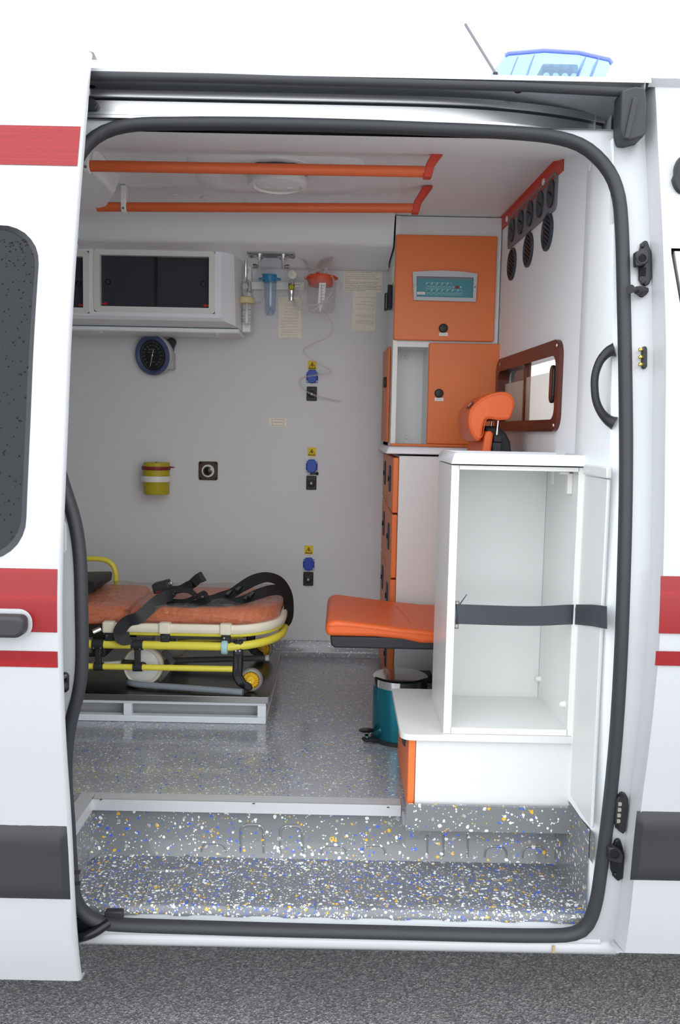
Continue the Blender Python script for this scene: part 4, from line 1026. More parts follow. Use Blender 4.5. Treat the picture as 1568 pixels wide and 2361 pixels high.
for q in (((a, c_), (b, c_)), ((a, d), (b, d)), ((a, c_), (a, d)), ((b, c_), (b, d))):
    (u, w), (u2, w2) = q; mb.add([(u - .0005, Yx, w - .0005), (u2 + .0005, Yx, w - .0005), (u2 + .0005, Yx, w2 + .0005), (u - .0005, Yx, w2 + .0005)], [(0, 1, 2, 3)])
words(mb, a + .006, b - .006, (c_ + d) / 2 - .001, .002, Yx, False, rn)
mb.build('label_print', 'ink', o)
# stack of sockets: three sets
def warning(px, py, lab):
    X0, X1, Z0, Z1 = R(px - 10, py - 10, px + 10, py + 10, YF - .002)
    o = tag(MB().box(X0, X1, YF - .003, YF - .001, Z0, Z1).build('warning_sticker', 'warn_yellow'), lab, 'sticker', 'electric warning stickers')
    cx, cz = (X0 + X1) / 2, (Z0 + Z1) / 2; w = (X1 - X0) * .43; y = YF - .0034
    tri = lambda k: [(cx - w * k, y, cz - w * .82 * k - .002), (cx + w * k, y, cz - w * .82 * k - .002), (cx, y, cz + w * .95 * k - .002)]
    mb = MB().strip([tri(1), tri(.76)], True)
    mb.add([(cx + .001, y, cz + .009), (cx - .005, y, cz - .001), (cx - .0005, y, cz - .001), (cx - .001, y, cz - .011), (cx + .005, y, cz + .001), (cx + .001, y, cz + .001)], [(0, 1, 2, 3, 4, 5)])
    mb.build('warning_symbol', 'black_print', o)
for px, py, w in ((720, 842, 'topmost'), (719, 1042, 'middle'), (712, 1268, 'lowest')):
    warning(px, py, w + ' yellow electric hazard sticker above a blue socket')
def bluesock(px, py, lab):
    c = A(px, py, YF)
    t = thing('blue_socket', lab, 'socket', (c.x, YF, c.z - .026), 'blue wall sockets')
    MB().box(c.x - .0255, c.x + .0255, YF - .012, YF, c.z - .026, c.z + .022).build('socket_plate', 'blue_socket', t, bevel=.003)
    MB().prism([(c.x - .0215, c.z + .014)] + [(c.x - .014, c.z + .03), (c.x + .014, c.z + .03), (c.x + .0215, c.z + .014)] + [(c.x + .0225 * math.cos(u), c.z - .006 + .0225 * math.sin(u)) for u in [math.radians(d) for d in range(0, -181, -15)]], 'xz', YF - .022, YF - .010).build('hinged_lid', 'blue_socket', t, bevel=.003)
    for sx in (-1, 1):
        for z in (.016, -.020): MB().lathe([(.0055, 0), (.0055, .002), (.003, .003)], (c.x + sx * .020, YF - .012, c.z + z), (0, -1, 0), 12).build('screw', 'panel_grey', t)
    return t
bs = bluesock(720, 869, 'topmost blue flap socket, crossed by the dangling hose')
def newloc(px, py): c = A(px, py, YF); return (c.x, YF, c.z - .026)
copy_tree(bs, newloc(719, 1075), 'middle blue flap socket on the far wall')
copy_tree(bs, newloc(712, 1300), 'lowest blue flap socket, above the stretcher end')
def blacksock(px, py, lab):
    c = A(px, py, YF); t = thing('black_socket', lab, 'socket', (c.x, YF, c.z - .031), 'black low voltage sockets')
    MB().box(c.x - .0225, c.x + .0225, YF - .012, YF, c.z - .031, c.z + .031).build('socket_plate', 'black_plastic', t, bevel=.003)
    MB().lathe([(.017, 0), (.017, .004), (.014, .006), (.005, .006)], (c.x, YF - .012, c.z - .002), (0, -1, 0), 20).build('socket_cap', 'black_plastic', t, smooth=40)
    MB().box(c.x - .004, c.x + .004, YF - .0188, YF - .0182, c.z - .006, c.z + .003).build('socket_mark', 'panel_grey', t)
    return t
def newloc2(px, py): c = A(px, py, YF); return (c.x, YF, c.z - .031)
ks = blacksock(719, 908, 'topmost black square socket behind the dangling hose')
copy_tree(ks, newloc2(718, 1113), 'middle black square socket below middle blue one')
copy_tree(ks, newloc2(711, 1334), 'lowest black square socket beside the stretcher strap')
for (x0, y0, x1, y1, w) in ((713, 884, 729, 889, 'under the topmost blue socket'), (712, 924, 728, 930, 'under the topmost black socket'), (712, 1053, 727, 1058, 'between middle warning sticker and blue socket'), (711, 1127, 727, 1133, 'under the middle black socket'), (705, 1279, 719, 1284, 'between lowest warning sticker and blue socket'), (703, 1349, 718, 1354, 'under the lowest black socket')):
    o, (X0, X1, Z0, Z1) = notice(x0, y0, x1, y1, 'tiny white label ' + w, 'socket_label', 'white_plastic'); o['group'] = 'socket labels'
    mb = MB(); words(mb, X0 + .004, X1 - .004, Z0 + .003, .0012, YF - .0024, False, rn); words(mb, X0 + .003, X1 - .004, Z1 - .0035, .0012, YF - .0024, False, rn); mb.build('label_print', 'ink_light', o)
c = A(722, 1092, YF); t = thing('tether_cap', 'small black tethered cap beneath the middle blue socket', 'cap', (c.x, YF - .006, c.z - .007))
MB().ball(A(731, 1092, YF - .01), .0075, 10).build('cap_knob', 'black_plastic', t, smooth=True)
MB().obox(A(715, 1093, YF - .006), A(729, 1092, YF - .006), .004, .008, (0, 0, 1)).build('cap_strap', 'black_plastic', t)
MB().obox(A(709, 1093, YF - .005), A(716, 1093, YF - .005), .004, .009, (0, 0, 1)).build('cap_clip', 'panel_grey', t)
# blood pressure gauge
gx = A(352, 818, YF - .02); ax = Vector((-.42, -.9, -.02)).normalized()
t = thing('pressure_gauge', 'round blood pressure dial with blue ring on the far wall', 'gauge', (gx.x, YF, gx.z - .09))
c0_ = A(362, 818, YF - .03); f0 = A(345, 820, 3.79)
ax = (f0 - c0_).normalized()
MB().lathe([(.06, -.02), (.088, 0), (.090, .02), (.087, .028), (.082, .030)], c0_, ax, 40).build('gauge_case', 'panel_grey', t, smooth=50)
MB().lathe([(.086, .030), (.084, .042), (.074, .044), (.066, .034)], c0_, ax, 40, False).build('gauge_ring', 'blue_ring', t, smooth=50)
d_ = MB().lathe([(.068, .0), (.068, .034)], c0_, ax, 40).build('gauge_dial', 'dial', t)
ux = Vector((0, 0, 1)).cross(-ax).normalized() * -1; ux = (-ax).cross(Vector((0, 0, 1))).normalized(); up = ux.cross(-ax) * 1.0
if up.z < 0: up = -up
if ux.x < 0: ux = -ux
cc = c0_ + ax * .0343
mb = MB()
for k in range(61):
    a_ = math.radians(-115 - k * 310 / 60); dr = ux * math.cos(a_) + up * math.sin(a_); r0, r1 = (.052 if k % 4 == 0 else .056), .059
    tg = ux * -math.sin(a_) + up * math.cos(a_); w_ = .0006
    mb.add([cc + dr * r0 - tg * w_, cc + dr * r1 - tg * w_, cc + dr * r1 + tg * w_, cc + dr * r0 + tg * w_], [(0, 1, 2, 3)])
for k in range(1, 16):
    a_ = math.radians(-115 - k * 4 * 310 / 60); mb.text(str(k * 20), .009, cc + ux * .043 * math.cos(a_) + up * (.043 * math.sin(a_) - .003), ux, up)
mb.text('Riester', .012, cc + up * .022, ux, up); mb.text('big ben Round', .007, cc + up * .012, ux, up); mb.text('mmHg', .006, cc - up * .03, ux, up)
mb.build('dial_print', 'dial_print', d_)
nd = MB(); u_ = (ux * -.33 - up * .95).normalized(); nd.obox(cc + ax * .001 - u_ * .024, cc + ax * .001 + u_ * .05, .0018, .0008, ax); nd.lathe([(.004, 0), (.003, .002)], cc, ax, 12); nd.build('gauge_needle', 'white_plastic', d_)
hk = [A(383, 787, 3.80), A(393, 778, 3.80), A(402, 780, 3.80), A(404, 789, 3.80), A(399, 800, 3.80), A(397, 812, 3.80), A(388, 812, 3.80)]
MB().prism([(p.x, p.z) for p in hk], 'xz', 3.80, 3.84).build('cuff_bulb', 'black_plastic', t, bevel=.006)
X0, X1, Z0, Z1 = R(380, 812, 400, 852, 3.81); MB().box(X0, X1, 3.80, 3.865, Z0, Z1).build('cuff_basket', 'panel_grey', t, bevel=.006)
# sharps container
YS = 3.80
t = thing('sharps_container', 'yellow sharps bin in white band bracket on the far wall', 'container', A(361, 1140, YS))
cyl([(28, 1139), (29, 1137), (30, 1082), (30, 1077)], 361, YS, 'bin_body', 'sharps', t)
cyl([(32.5, 1083), (33, 1081), (33, 1077), (32.5, 1075)], 360, YS, 'red_collar', 'maroon', t)
lid = cyl([(30, 1076), (30, 1068), (28, 1066), (1, 1065)], 361, YS, 'bin_lid', 'sharps', t)
MB().obox(A(360, 1066, YS - .04), A(363, 1067, YS - .02), .004, .004).build('lid_slot', 'hole_dark', lid)
MB().tube([A(393, 1078, YS), A(402, 1078, YS - .01), A(393, 1076, YS - .02)], .002, 6).build('lid_loop', 'maroon', lid)
cyl([(31, 1110), (34, 1110), (34, 1097), (31, 1097)], 360, YS, 'band_bracket', 'white_plastic', t, caps=False)
MB().box(A(340, 1100, YF).x, A(380, 1100, YF).x, 3.84, YF, A(360, 1112, YF).z, A(360, 1092, YF).z).build('bracket_plate', 'white_plastic', t)
# oxygen outlet plate
X0, X1, Z0, Z1 = R(458, 1064, 502, 1107, YF - .005)
t = thing('oxygen_outlet', 'dark square wall outlet with chrome ring beside the sharps bin', 'outlet', ((X0 + X1) / 2, YF, Z0))
MB().prism(rrect(X0, X1, Z0, Z1, .008, 4), 'xz', YF - .008, YF).build('outlet_plate', 'brown_plate', t, bevel=.002)
cx, cz = (X0 + X1) / 2, (Z0 + Z1) / 2
for sx in (-1, 1):
    for sz in (-1, 1): MB().lathe([(.005, 0), (.004, .003)], (cx + sx * .034, YF - .008, cz + sz * .034), (0, -1, 0), 10).build('screw', 'black_gloss', t)
MB().lathe([(.028, 0), (.028, .003), (.019, .003)], (cx, YF - .008, cz), (0, -1, 0), 32, False).build('white_ring', 'white_plastic', t)
MB().lathe([(.020, 0), (.020, .012), (.015, .014), (.012, .004)], (cx, YF - .008, cz), (0, -1, 0), 28, False).build('chrome_ring', 'steel_dark', t, smooth=40)
MB().lathe([(.014, 0), (.013, .008), (.004, .010)], (cx, YF - .008, cz), (0, -1, 0), 20).build('outlet_plug', 'black_gloss', t, smooth=40)

# =================================================================== BULKHEAD FITTINGS
pq = [BK(1288, 400), BK(1281, 464), BK(1173, 574), BK(1176, 526)]
t = thing('vent_panel', 'grey recessed panel with a row of five oval air vents on bulkhead', 'vent panel', (XB(2.9), 2.9, pq[2].z))
ya, yb = BK(1287, 430).y, BK(1174, 550).y; zc_ = BK(1240, 478).z
Lz, Hz = .0, .052
o_ = rrect(ya, yb, zc_ - .058, zc_ + .052, .02, 5); i_ = rrect(ya + .014, yb - .012, zc_ - .046, zc_ + .044, .016, 5)
bkx = lambda y, z, o: (XB(y) - o, y, z)
MB().strip([[bkx(y, z, .0) for y, z in o_], [bkx(y, z, .006) for y, z in o_], [bkx(y, z, .006) for y, z in i_], [bkx(y, z, .002) for y, z in i_]], True).build('panel_rim', 'vent_grey', t, smooth=30)
k = [bkx(y, z, .002) for y, z in i_]; pb = MB().add(k, [tuple(range(len(k)))]).build('panel_face', 'vent_grey', t)
for j in range(5):
    y = ya + .06 + (yb - ya - .115) * j / 4
    el = [(y + .036 * math.cos(u), zc_ + .040 * math.sin(u)) for u in [2 * math.pi * q / 24 for q in range(24)]]
    vv = MB().strip([[bkx(a, b, .002) for a, b in el], [bkx(a, b, .007) for a, b in el], [bkx(y + (a - y) * .8, zc_ + (b - zc_) * .8, .007) for a, b in el], [bkx(y, zc_, .003)] * 24], True).build('oval_vent', 'vent_dark', t, smooth=30)
    MB().obox(bkx(y - .026, zc_ - .012, .006), bkx(y + .026, zc_ + .012, .006), .004, .006, (1, 0, 0)).build('vent_vane', 'black_plastic', vv)
def rvent(px, py, lab):
    c = BK(px, py); t = thing('round_vent', lab, 'vent', c, 'round black vents on the bulkhead')
    nx_ = Vector((-1, -.05, 0)).normalized()
    MB().lathe([(.056, 0), (.056, .006), (.049, .009), (.046, .003), (.002, .002)], c, nx_, 32).build('vent_ring', 'vent_dark', t, smooth=30)
    for s in range(-3, 4):
        h = math.sqrt(max(.045 ** 2 - (s * .012) ** 2, 0)); d = Vector((0, 1, .45)).normalized(); n_ = Vector((0, -.45, 1)).normalized()
        q = c + nx_ * .006 + n_ * s * .012
        MB().obox(q - d * h, q + d * h, .006, .003, nx_).build('vent_louvre', 'black_plastic', t)
    return t
rv = rvent(1182, 609, 'round black vent nearest the orange cupboard')
copy_tree(rv, BK(1220, 576), 'round black vent in the middle of the row of three')
copy_tree(rv, BK(1264, 535), 'round black vent nearest the doorway')
# grab handle on the post
t = thing('grab_handle', 'curved black grab handle on the white door post', 'handle', A(1415, 985, 2.06))
pts = spl([A(x, y, Y) for x, y, Y in ((1417, 806, 2.055), (1402, 812, 2.06), (1384, 832, 2.06), (1373, 862, 2.06), (1371, 892, 2.06), (1375, 925, 2.06), (1386, 950, 2.06), (1402, 968, 2.06), (1417, 976, 2.055))], 5)
nn = len(pts); rad = [.009 + .008 * abs(2 * i / (nn - 1) - 1) ** 3 for i in range(nn)]
MB().tube(pts, rad, 12).build('handle_bow', 'black_plastic', t, smooth=True)
for i in (8, nn - 9):
    MB().tube([pts[i], pts[i + 1]], .0105, 12).build('handle_joint', 'black_gloss', t, smooth=True)

# =================================================================== ORANGE AND WHITE CUPBOARDS
YC = 3.30
def slab(mb, x0, y0, y1, z0, z1, gap=.004):
    return mb.prism([(x0, y0), (XB(y0) - gap, y0), (XB(y1) - gap, y1), (x0, y1)], 'xy', z0, z1)
xl = A(906, 800, YC).x
xr = XB(YC) - .003
tc = thing('tall_cupboard', 'tall white and orange wall cupboard with open niche in far corner', 'cupboard', ((xl + xr) / 2, YC, 1.655))
ztop = 2.497; z1u, z0u = A(1025, 545, YC).z, A(1025, 787, YC).z
zl1, zl0 = A(1068, 793, YC).z, A(1068, 1025, YC).z
xm = A(985, 900, YC).x
mb = slab(MB(), xl, YC, YF - .16, z0u - .004, ztop)                       # upper carcass
slab(mb, xm, YC, YF - .01, zl0 - .02, z0u - .004)
MB_ = mb.build('carcass', 'laminate', tc, bevel=.002)
nb = MB().box(xl, xl + .018, YC, YF - .01, zl0 - .02, z0u - .004).box(xl, xm, YC + .20, YF - .01, zl0 - .02, z0u - .004).box(xl + .018, xm, YC, YC + .2, A(950, 800, YC).z, z0u - .004)
nb.build('niche', 'laminate', tc)
MB().box(xl + .0, xl + .016, YC - .002, YC + .003, zl0 - .02, ztop).build('edge_strip', 'laminate_edge', tc)
for py in (823, 1008):
    MB().lathe([(.009, 0), (.008, .004), (.003, .006)], A(938, py, YC + .2), (0, -1, 0), 14).build('screw_cap', 'white_plastic', tc, smooth=True)
ud = MB().prism(rrect(xl, A(1141, 660, YC).x, z0u, z1u, .006, 3), 'xz', YC - .02, YC - .001).build('cupboard_door', 'orange_lam', tc, bevel=.003, label='orange flap with control panel')
ld = MB().prism(rrect(xm + .001, A(1152, 900, YC).x, zl0, zl1, .006, 3), 'xz', YC - .02, YC - .001).build('cupboard_door', 'orange_lam', tc, bevel=.003, label='orange lower door with black knob')
X0, X1, Z0, Z1 = R(901, 1024, 1100, 1030, YC - .02); MB().box(X0, xr - .004, YC - .03, YC, Z0, Z1).build('ledge_strip', 'orange_lam', tc, bevel=.002)
for par, px, py, txt in ((ud, 1022, 757, 'MAX 15 KG'), (ld, 1012, 907, 'MAX 10 KG')):
    c = A(px, py, YC - .02); MB().lathe([(.0165, 0), (.0165, .008), (.013, .013), (.004, .015)], c, (0, -1, 0), 24).build('knob', 'black_plastic', par, smooth=40)
    X0, X1, Z0, Z1 = R(px - 9.5, py + 10, px + 10.5, py + 17.5, YC - .02)
    k_ = MB().prism(rrect(X0, X1, Z0, Z1, .002, 3), 'xz', YC - .0215, YC - .02).build('door_label', 'white_plastic', par)
    MB().text(txt, .0055, ((X0 + X1) / 2, YC - .0216, (Z0 + Z1) / 2 - .002), fit=.022).build('label_print', 'ink', par)
# control panel on the flap
cp_ = thing('control_panel', 'teal control panel in pale grey surround on the orange flap', 'control panel', A(1026, 696, YC - .02))
Yp = YC - .021
ol = [A(951, 628, Yp), A(985, 626, Yp), A(1020, 625, Yp), A(1060, 627, Yp), A(1100, 632, Yp), A(1096, 697, Yp), A(953.5, 693, Yp)]
il = [A(960, 638, Yp), A(985, 638.6, Yp), A(1020, 639.4, Yp), A(1055, 640, Yp), A(1091, 641, Yp), A(1089.5, 688, Yp), A(960, 685, Yp)]
f_ = lambda l, y: [(p.x, y, p.z) for p in l]
MB().strip([f_(ol, Yp), f_(ol, Yp - .012), f_(il, Yp - .012), f_(il, Yp - .001)], True).build('surround', 'panel_grey', cp_, smooth=20)
fl_ = [A(960, 643, Yp), A(1090, 645, Yp), A(1089.5, 688, Yp), A(960, 685, Yp)]
pf = MB().add(f_(fl_, Yp - .003), [(0, 1, 2, 3)]).build('keypad', 'teal_panel', cp_)
MB().add(f_([A(960, 638, Yp), A(1091, 641, Yp), A(1090, 645, Yp), A(960, 643, Yp)], Yp - .002), [(0, 1, 2, 3)]).build('keypad_hood', 'vent_grey', cp_)
mb = MB()
for r_, y0_, n0 in ((0, 651, 5), (1, 666, 7)):
    for k in range(n0):
        q = [A(982.5 + k * 12 + dx, y0_ + k * .25 + dy, Yp - .0035) for dx, dy in ((0, 0), (11, 0), (11, 13.5), (0, 13.5))]
        cxq = sum((p for p in q), Vector()) / 4
        mb.strip([[p for p in q], [cxq + (p - cxq) * .93 for p in q]], True)
        c = A(984.5 + k * 12, y0_ + 2 + k * .25, Yp - .0036)
        if not (r_ == 1 and k == 0): mb.add([c + Vector((-.003, 0, -.003)), c + Vector((-.001, 0, -.0035)), c + Vector((.004, 0, .003)), c + Vector((.001, 0, .0035))], [(0, 1, 2, 3)])
        c = A(988 + k * 12, y0_ + 9.5 + k * .25, Yp - .0036); mb.add([c + Vector((-.005, 0, -.001)), c + Vector((.005, 0, -.001)), c + Vector((.005, 0, .001)), c + Vector((-.005, 0, .001))], [(0, 1, 2, 3)])
for px in (1046, 1062.5):
    c = A(px, 662, Yp - .0036); mb.lathe([(.003, 0), (.003, .0005)], c, (0, -1, 0), 10)
mb.build('key_print', 'teal_ring', pf)
c = A(1054, 662, Yp - .004); MB().box(c.x - .007, c.x + .007, c.y, c.y + .001, c.z - .005, c.z + .005).build('display', 'maroon', pf)
X0, X1, Z0, Z1 = R(962, 673, 980, 679, Yp - .004); lg = MB().box(X0, X1, Yp - .0042, Yp - .003, Z0, Z1).build('maker_plate', 'white_plastic', pf)
MB().text('GEMS', .0085, ((X0 + X1) / 2, Yp - .0043, Z0 + .0015), fit=.027).build('maker_print', 'red_glass', lg) if 0 else MB().text('GEMS', .0085, ((X0 + X1) / 2, Yp - .0043, Z0 + .0015), fit=.027).build('maker_print', 'red_glass', pf)
for px, py in ((955.5, 658.5), (1095.5, 662)):
    MB().lathe([(.003, 0), (.003, .001)], A(px, py, Yp - .012), (0, -1, 0), 10).build('screw', 'steel_dark', cp_)
# door on the left flank of the tall cupboard, dark radio bracket
YL0, YL1 = 3.42, 3.83
sd = MB().add([(xl - .002, YL0, A(897, 800, YL0).z), (xl - .002, YL1, A(886, 812, YL1).z), (xl - .002, YL1, 1.66), (xl - .002, YL0, 1.66)], [(0, 1, 2, 3)])
sd = MB().prism([(YL0, A(897, 800, YL0).z), (YL1, A(886, 812, YL1).z), (YL1, 1.66), (YL0, 1.66)], 'yz', xl - .012, xl - .001).build('side_door', 'orange_lam', tc, bevel=.002)
q = A(893.5, 882, 3.52); MB().prism(rrect(3.48, 3.56, q.z - .02, q.z + .02, .012, 4), 'yz', xl - .022, xl - .012).build('latch', 'black_plastic', sd, bevel=.002)
br = thing('radio_bracket', 'black plastic holder on the side of the tall cupboard', 'holder', (xl, 3.45, A(895, 715, 3.45).z))
q1, q2 = A(899, 655, 3.45).z, A(899, 713, 3.45).z
MB().prism([(3.41, q2 + .005), (3.47, q2 - .002), (3.49, (q1 + q2) / 2), (3.47, q1 + .002), (3.42, q1 - .01)], 'yz', xl - .018, xl - .001).build('holder_plate', 'black_plastic', br, bevel=.003)
zc2 = (q1 + q2) / 2 - .02
MB().box(xl - .03, xl - .016, 3.42, 3.47, zc2 - .035, zc2 + .03).build('holder_clip', 'black_gloss', br, bevel=.004)
for k in range(5): MB().lathe([(.003, 0), (.003, .001)], (xl - .018, 3.445, q2 + .02 + k * .018), (-1, 0, 0), 8).build('screw', 'panel_grey', br)
o = tag(MB().box(xl - .0022, xl - .0008, 3.36, 3.45, A(900, 655, 3.4).z, A(900, 618, 3.4).z).build('wall_notice', 'paper'), 'cream paper stuck on the side of the tall cupboard', 'sign')

# drawer chest with worktop
YD = 3.13
xd = A(917, 1200, YD).x
dc = thing('drawer_chest', 'white chest with orange drawers facing the stretcher', 'drawer chest', ((xd + xr) / 2, 3.4, FZ))
zt2 = 1.615
slab(MB(), xd, YD, YF - .012, FZ + .001, zt2).build('carcass', 'laminate', dc, bevel=.002)
rows_z = [zt2 - .004, A(915, 1185, YD).z, A(912, 1335, YD).z, A(909, 1470, YD).z, A(905, 1545, YD).z, FZ + .03]
rows_z[4] = FZ + .03
YM = 3.46
for c_, (ya, yb, xo) in enumerate(((YD - .002, YM, .0), (YM + .004, YF - .012, .0))):
    for k in range(4):
        za, zb = rows_z[k + 1] + .003, rows_z[k] - .003
        if c_ == 1: za += (.01 if k < 3 else 0); zb += (.01 if k else 0)
        d = MB().box(xd - .022, xd - .001, ya, yb, za, zb).build('drawer', 'orange_lam', dc, bevel=.004)
        yc_ = (ya + yb) / 2; zc2 = zb - (zb - za) * .42
        MB().prism(rrect(yc_ - .05, yc_ + .05, zc2 - .05, zc2 + .05, .03, 5), 'yz', xd - .026, xd - .021).build('drawer_pull', 'vent_dark', d, bevel=.002)
        MB().lathe([(.012, 0), (.010, .005)], (xd - .026, yc_, zc2), (-1, 0, 0), 12).build('latch_button', 'black_gloss', d)
wt = MB()
zc0, zc1 = A(945, 1047, YD).z, A(945, 1031, YD).z
X0 = A(888, 1040, YD).x
wt.add([(X0, YD - .022, zc0), (xr, YD - .022, zc0), (XB(YF) - .004, YF - .012, zc0), (X0, YF - .012, zc0), (X0 + .012, YD - .014, zc1), (xr, YD - .014, zc1), (XB(YF) - .004, YF - .012, zc1), (X0 + .012, YF - .012, zc1)],
       [(0, 3, 2, 1), (4, 5, 6, 7), (0, 1, 5, 4), (1, 2, 6, 5), (2, 3, 7, 6), (3, 0, 4, 7)])
tag(wt.build('worktop', 'countertop', bevel=.006), 'white worktop slab lying on the orange drawer chest', 'worktop')
# =================================================================== FRONT CABINET AND BENCH
YB = 2.23
xb0 = A(958, 1770, YB).x; xbr = XB(2.25) - .006
bz1, bz0 = A(1130, 1693, YB).z, .722
bn = thing('bench_cabinet', 'low white bench cupboard with orange end door by the step', 'cupboard', ((xb0 + xbr) / 2, YB, FZ + .001))
slab(MB(), xb0, YB, 2.62, bz0 - .02, bz1 - .016).build('front_panel', 'laminate', bn, bevel=.002)
slab(MB(), xb0 + .01, YB + .02, 2.62, FZ + .001, bz0 - .02).build('plinth', 'dark_grey', bn)
xo = A(936, 1770, YB).x
od = MB().box(xb0 - .020, xb0 - .001, YB + .0, 2.615, A(945, 1866, YB).z, bz1 - .018).build('end_door', 'orange_lam', bn, bevel=.003)
hz = A(917, 1710, 2.5).z
MB().prism([(2.30, bz1 - .02), (2.50, bz1 - .02), (2.47, bz1 - .075), (2.40, bz1 - .09), (2.33, bz1 - .075)], 'yz', xb0 - .0235, xb0 - .0195).build('door_pull', 'vent_dark', od)
xt0 = A(924, 1690, YB - .012).x
top = MB().prism([(min(x, XB(y) - .004), y) for x, y in rrect(xt0, xbr, YB - .014, 2.625, (.03, .002, .002, .012), 6)], 'xy', bz1 - .016, bz1)
top.build('bench_top', 'laminate', bn, bevel=.004, seg=3)
# open cabinet standing on the bench
x0, x1 = A(1023, 1676, YB).x, xbr
zt_ = A(1200, 1085, YB).z; ztop = A(1200, 1072, YB).z; zb_ = bz1 + .001
YK = 2.53
oc2 = thing('open_cabinet', 'tall white open cabinet with black strap on the bench', 'cabinet', ((x0 + x1) / 2, YB, zb_))
th = .018
zc_ = ztop - .004
MB().box(x0, x0 + th, YB, YK, zb_, zc_).build('side_panel', 'laminate', oc2, bevel=.001)
MB().prism([(XB(YB) - th - .005, YB), (XB(YB) - .005, YB), (XB(YK) - .005, YK), (XB(YK) - th - .005, YK)], 'xy', zb_, zc_).build('side_panel', 'laminate', oc2, bevel=.001)
MB().box(x0 + th, XB(YK) - th - .005, YK - .012, YK, zb_, zc_).build('back_panel', 'laminate', oc2)
slab(MB(), x0 + th, YB + .002, YK - .012, zb_, zb_ + .014, th + .005).build('bottom_panel', 'laminate', oc2)
slab(MB(), x0 + th, YB, YK - .012, zt_, zc_, th + .005).build('top_panel', 'laminate', oc2)
ed = MB().box(x0 - .001, x0 + th + .001, YB - .003, YB, zb_, zc_).box(x1 - th - .001, x1, YB - .003, YB, zb_, zc_).box(x0 + th, x1 - th, YB - .003, YB, zt_, zc_).box(x0 + th, x1 - th, YB - .003, YB, zb_, zb_ + .016)
ed.build('edge_banding', 'laminate_edge', oc2)
for px, py in ((1253, 1563), (1302, 1624)):
    d = ray(px, py); tt = (x1 - th) / d.x; c = Vector((x1 - th, d.y * tt, ZC + d.z * tt)); c.y = min(c.y, YK - .03); c.x = XB(c.y) - th - .004
    bu = MB().lathe([(.0095, 0), (.009, .006), (.006, .013), (.002, .016)], c, (-1, 0, 0), 16).build('rubber_bumper', 'white_plastic', oc2, smooth=True)
for yy, h in ((2.47, .045), (2.30, .06)):
    bz = zt_ - .002
    MB().box(x1 - th - .035, x1 - th, yy - .02, yy + .004, bz - .008, bz).box(x1 - th - .014, x1 - th, yy - .02, yy + .004, bz - h, bz).build('corner_bracket', 'white_plastic', oc2, bevel=.003)
# strap
z_s = A(1190, 1419, YB).z
Yv = YB
pth = [A(1053, 1417, Yv + .012), A(1060, 1416, Yv - .004), A(1120, 1418, Yv + .004), A(1190, 1420, Yv + .012), A(1250, 1420, Yv + .008), A(1310, 1417, Yv - .004), A(1330, 1417, Yv - .008), A(1350, 1418, 2.14), A(1366, 1419, 2.08), A(1380, 1421, 2.025), A(1399, 1424, 1.97)]
st = MB().ribbon(spl(pth, 6), (0, 0, 1), .052, .002).build('retaining_strap', 'webbing_grey', oc2, smooth=50, label='dark grey webbing strap across the front')
MB().ribbon(spl([A(1055, 1410, Yv + .03), A(1062, 1392, Yv + .05), A(1074, 1374, Yv + .07)], 5), (.3, 1, 0), .018, .002).build('strap_tail', 'webbing_grey', st)
for px, py in ((1054, 1388), (1327, 1386)):
    c = A(px, py + 30, Yv + .008)
    bk = MB()
    for sx in (-.004, .004): bk.box(c.x + sx - .001, c.x + sx + .001, c.y, c.y + .004, c.z - .036, c.z + .036)
    bk.box(c.x - .005, c.x + .005, c.y, c.y + .004, c.z + .034, c.z + .037).box(c.x - .005, c.x + .005, c.y, c.y + .004, c.z - .037, c.z - .034)
    bk.build('strap_loop', 'steel', oc2)
# worktop tray
cz0, cz1 = A(1200, 1073, YB - .02).z, A(1200, 1047, YB - .02).z
X0 = A(1041, 1060, YB - .018).x; X1 = xbr + .004
def lp(i, z, j=0): return [(X0 + i, YB - .018 + i, z), (X1 - (i if j else i * .3), YB - .018 + i, z), (X1 - (i if j else i * .3), YK + .012 - i, z), (X0 + i, YK + .012 - i, z)]
mb = MB().strip([lp(.004, cz0), lp(.0, cz0), lp(.008, cz1 - .004), lp(.012, cz1), lp(.022, cz1), lp(.03, cz1 - .012), lp(.04, cz1 - .013)], True)
for z, i in ((cz0, .004), (cz1 - .013, .04)):
    k = len(mb.v); mb.v += [Vector(p) for p in lp(i, z)]; mb.f.append((k, k + 1, k + 2, k + 3))
tag(mb.build('cabinet_tray', 'countertop', bevel=.003), 'white tray-like worktop with raised rim on the open cabinet', 'worktop')
# filler panel between cabinet and door seal
mb = MB().add([(.630, 2.225, .74), (.632, 2.055, .74), (.632, 2.055, 1.615), (.630, 2.225, 1.615)], [(0, 1, 2, 3)])
mb.box(.618, .636, 2.05, 2.222, 1.605, 1.628)
fp = struct(MB().box(.622, .631, 2.022, 2.212, .755, 1.60).box(.617, .631, 2.015, 2.208, 1.602, 1.628).build('trim_3', 'laminate', bevel=.003), 'narrow white filler panel beside the open cabinet', 'trim')

# =================================================================== ATTENDANT SEAT
t = thing('attendant_seat', 'orange vinyl attendant seat with black shell facing the rear', 'seat', (.25, 2.85, FZ + .001))
y0, y1 = 2.66, 3.08
def XZ(px, py, Y): p = A(px, py, Y); return p.x, p.z
cush = [XZ(752, 1456, y0), XZ(756, 1430, y0), XZ(768, 1426, y0)]
zb = A(770, 1468, y0).z
zt0 = A(757, 1440, y0).z
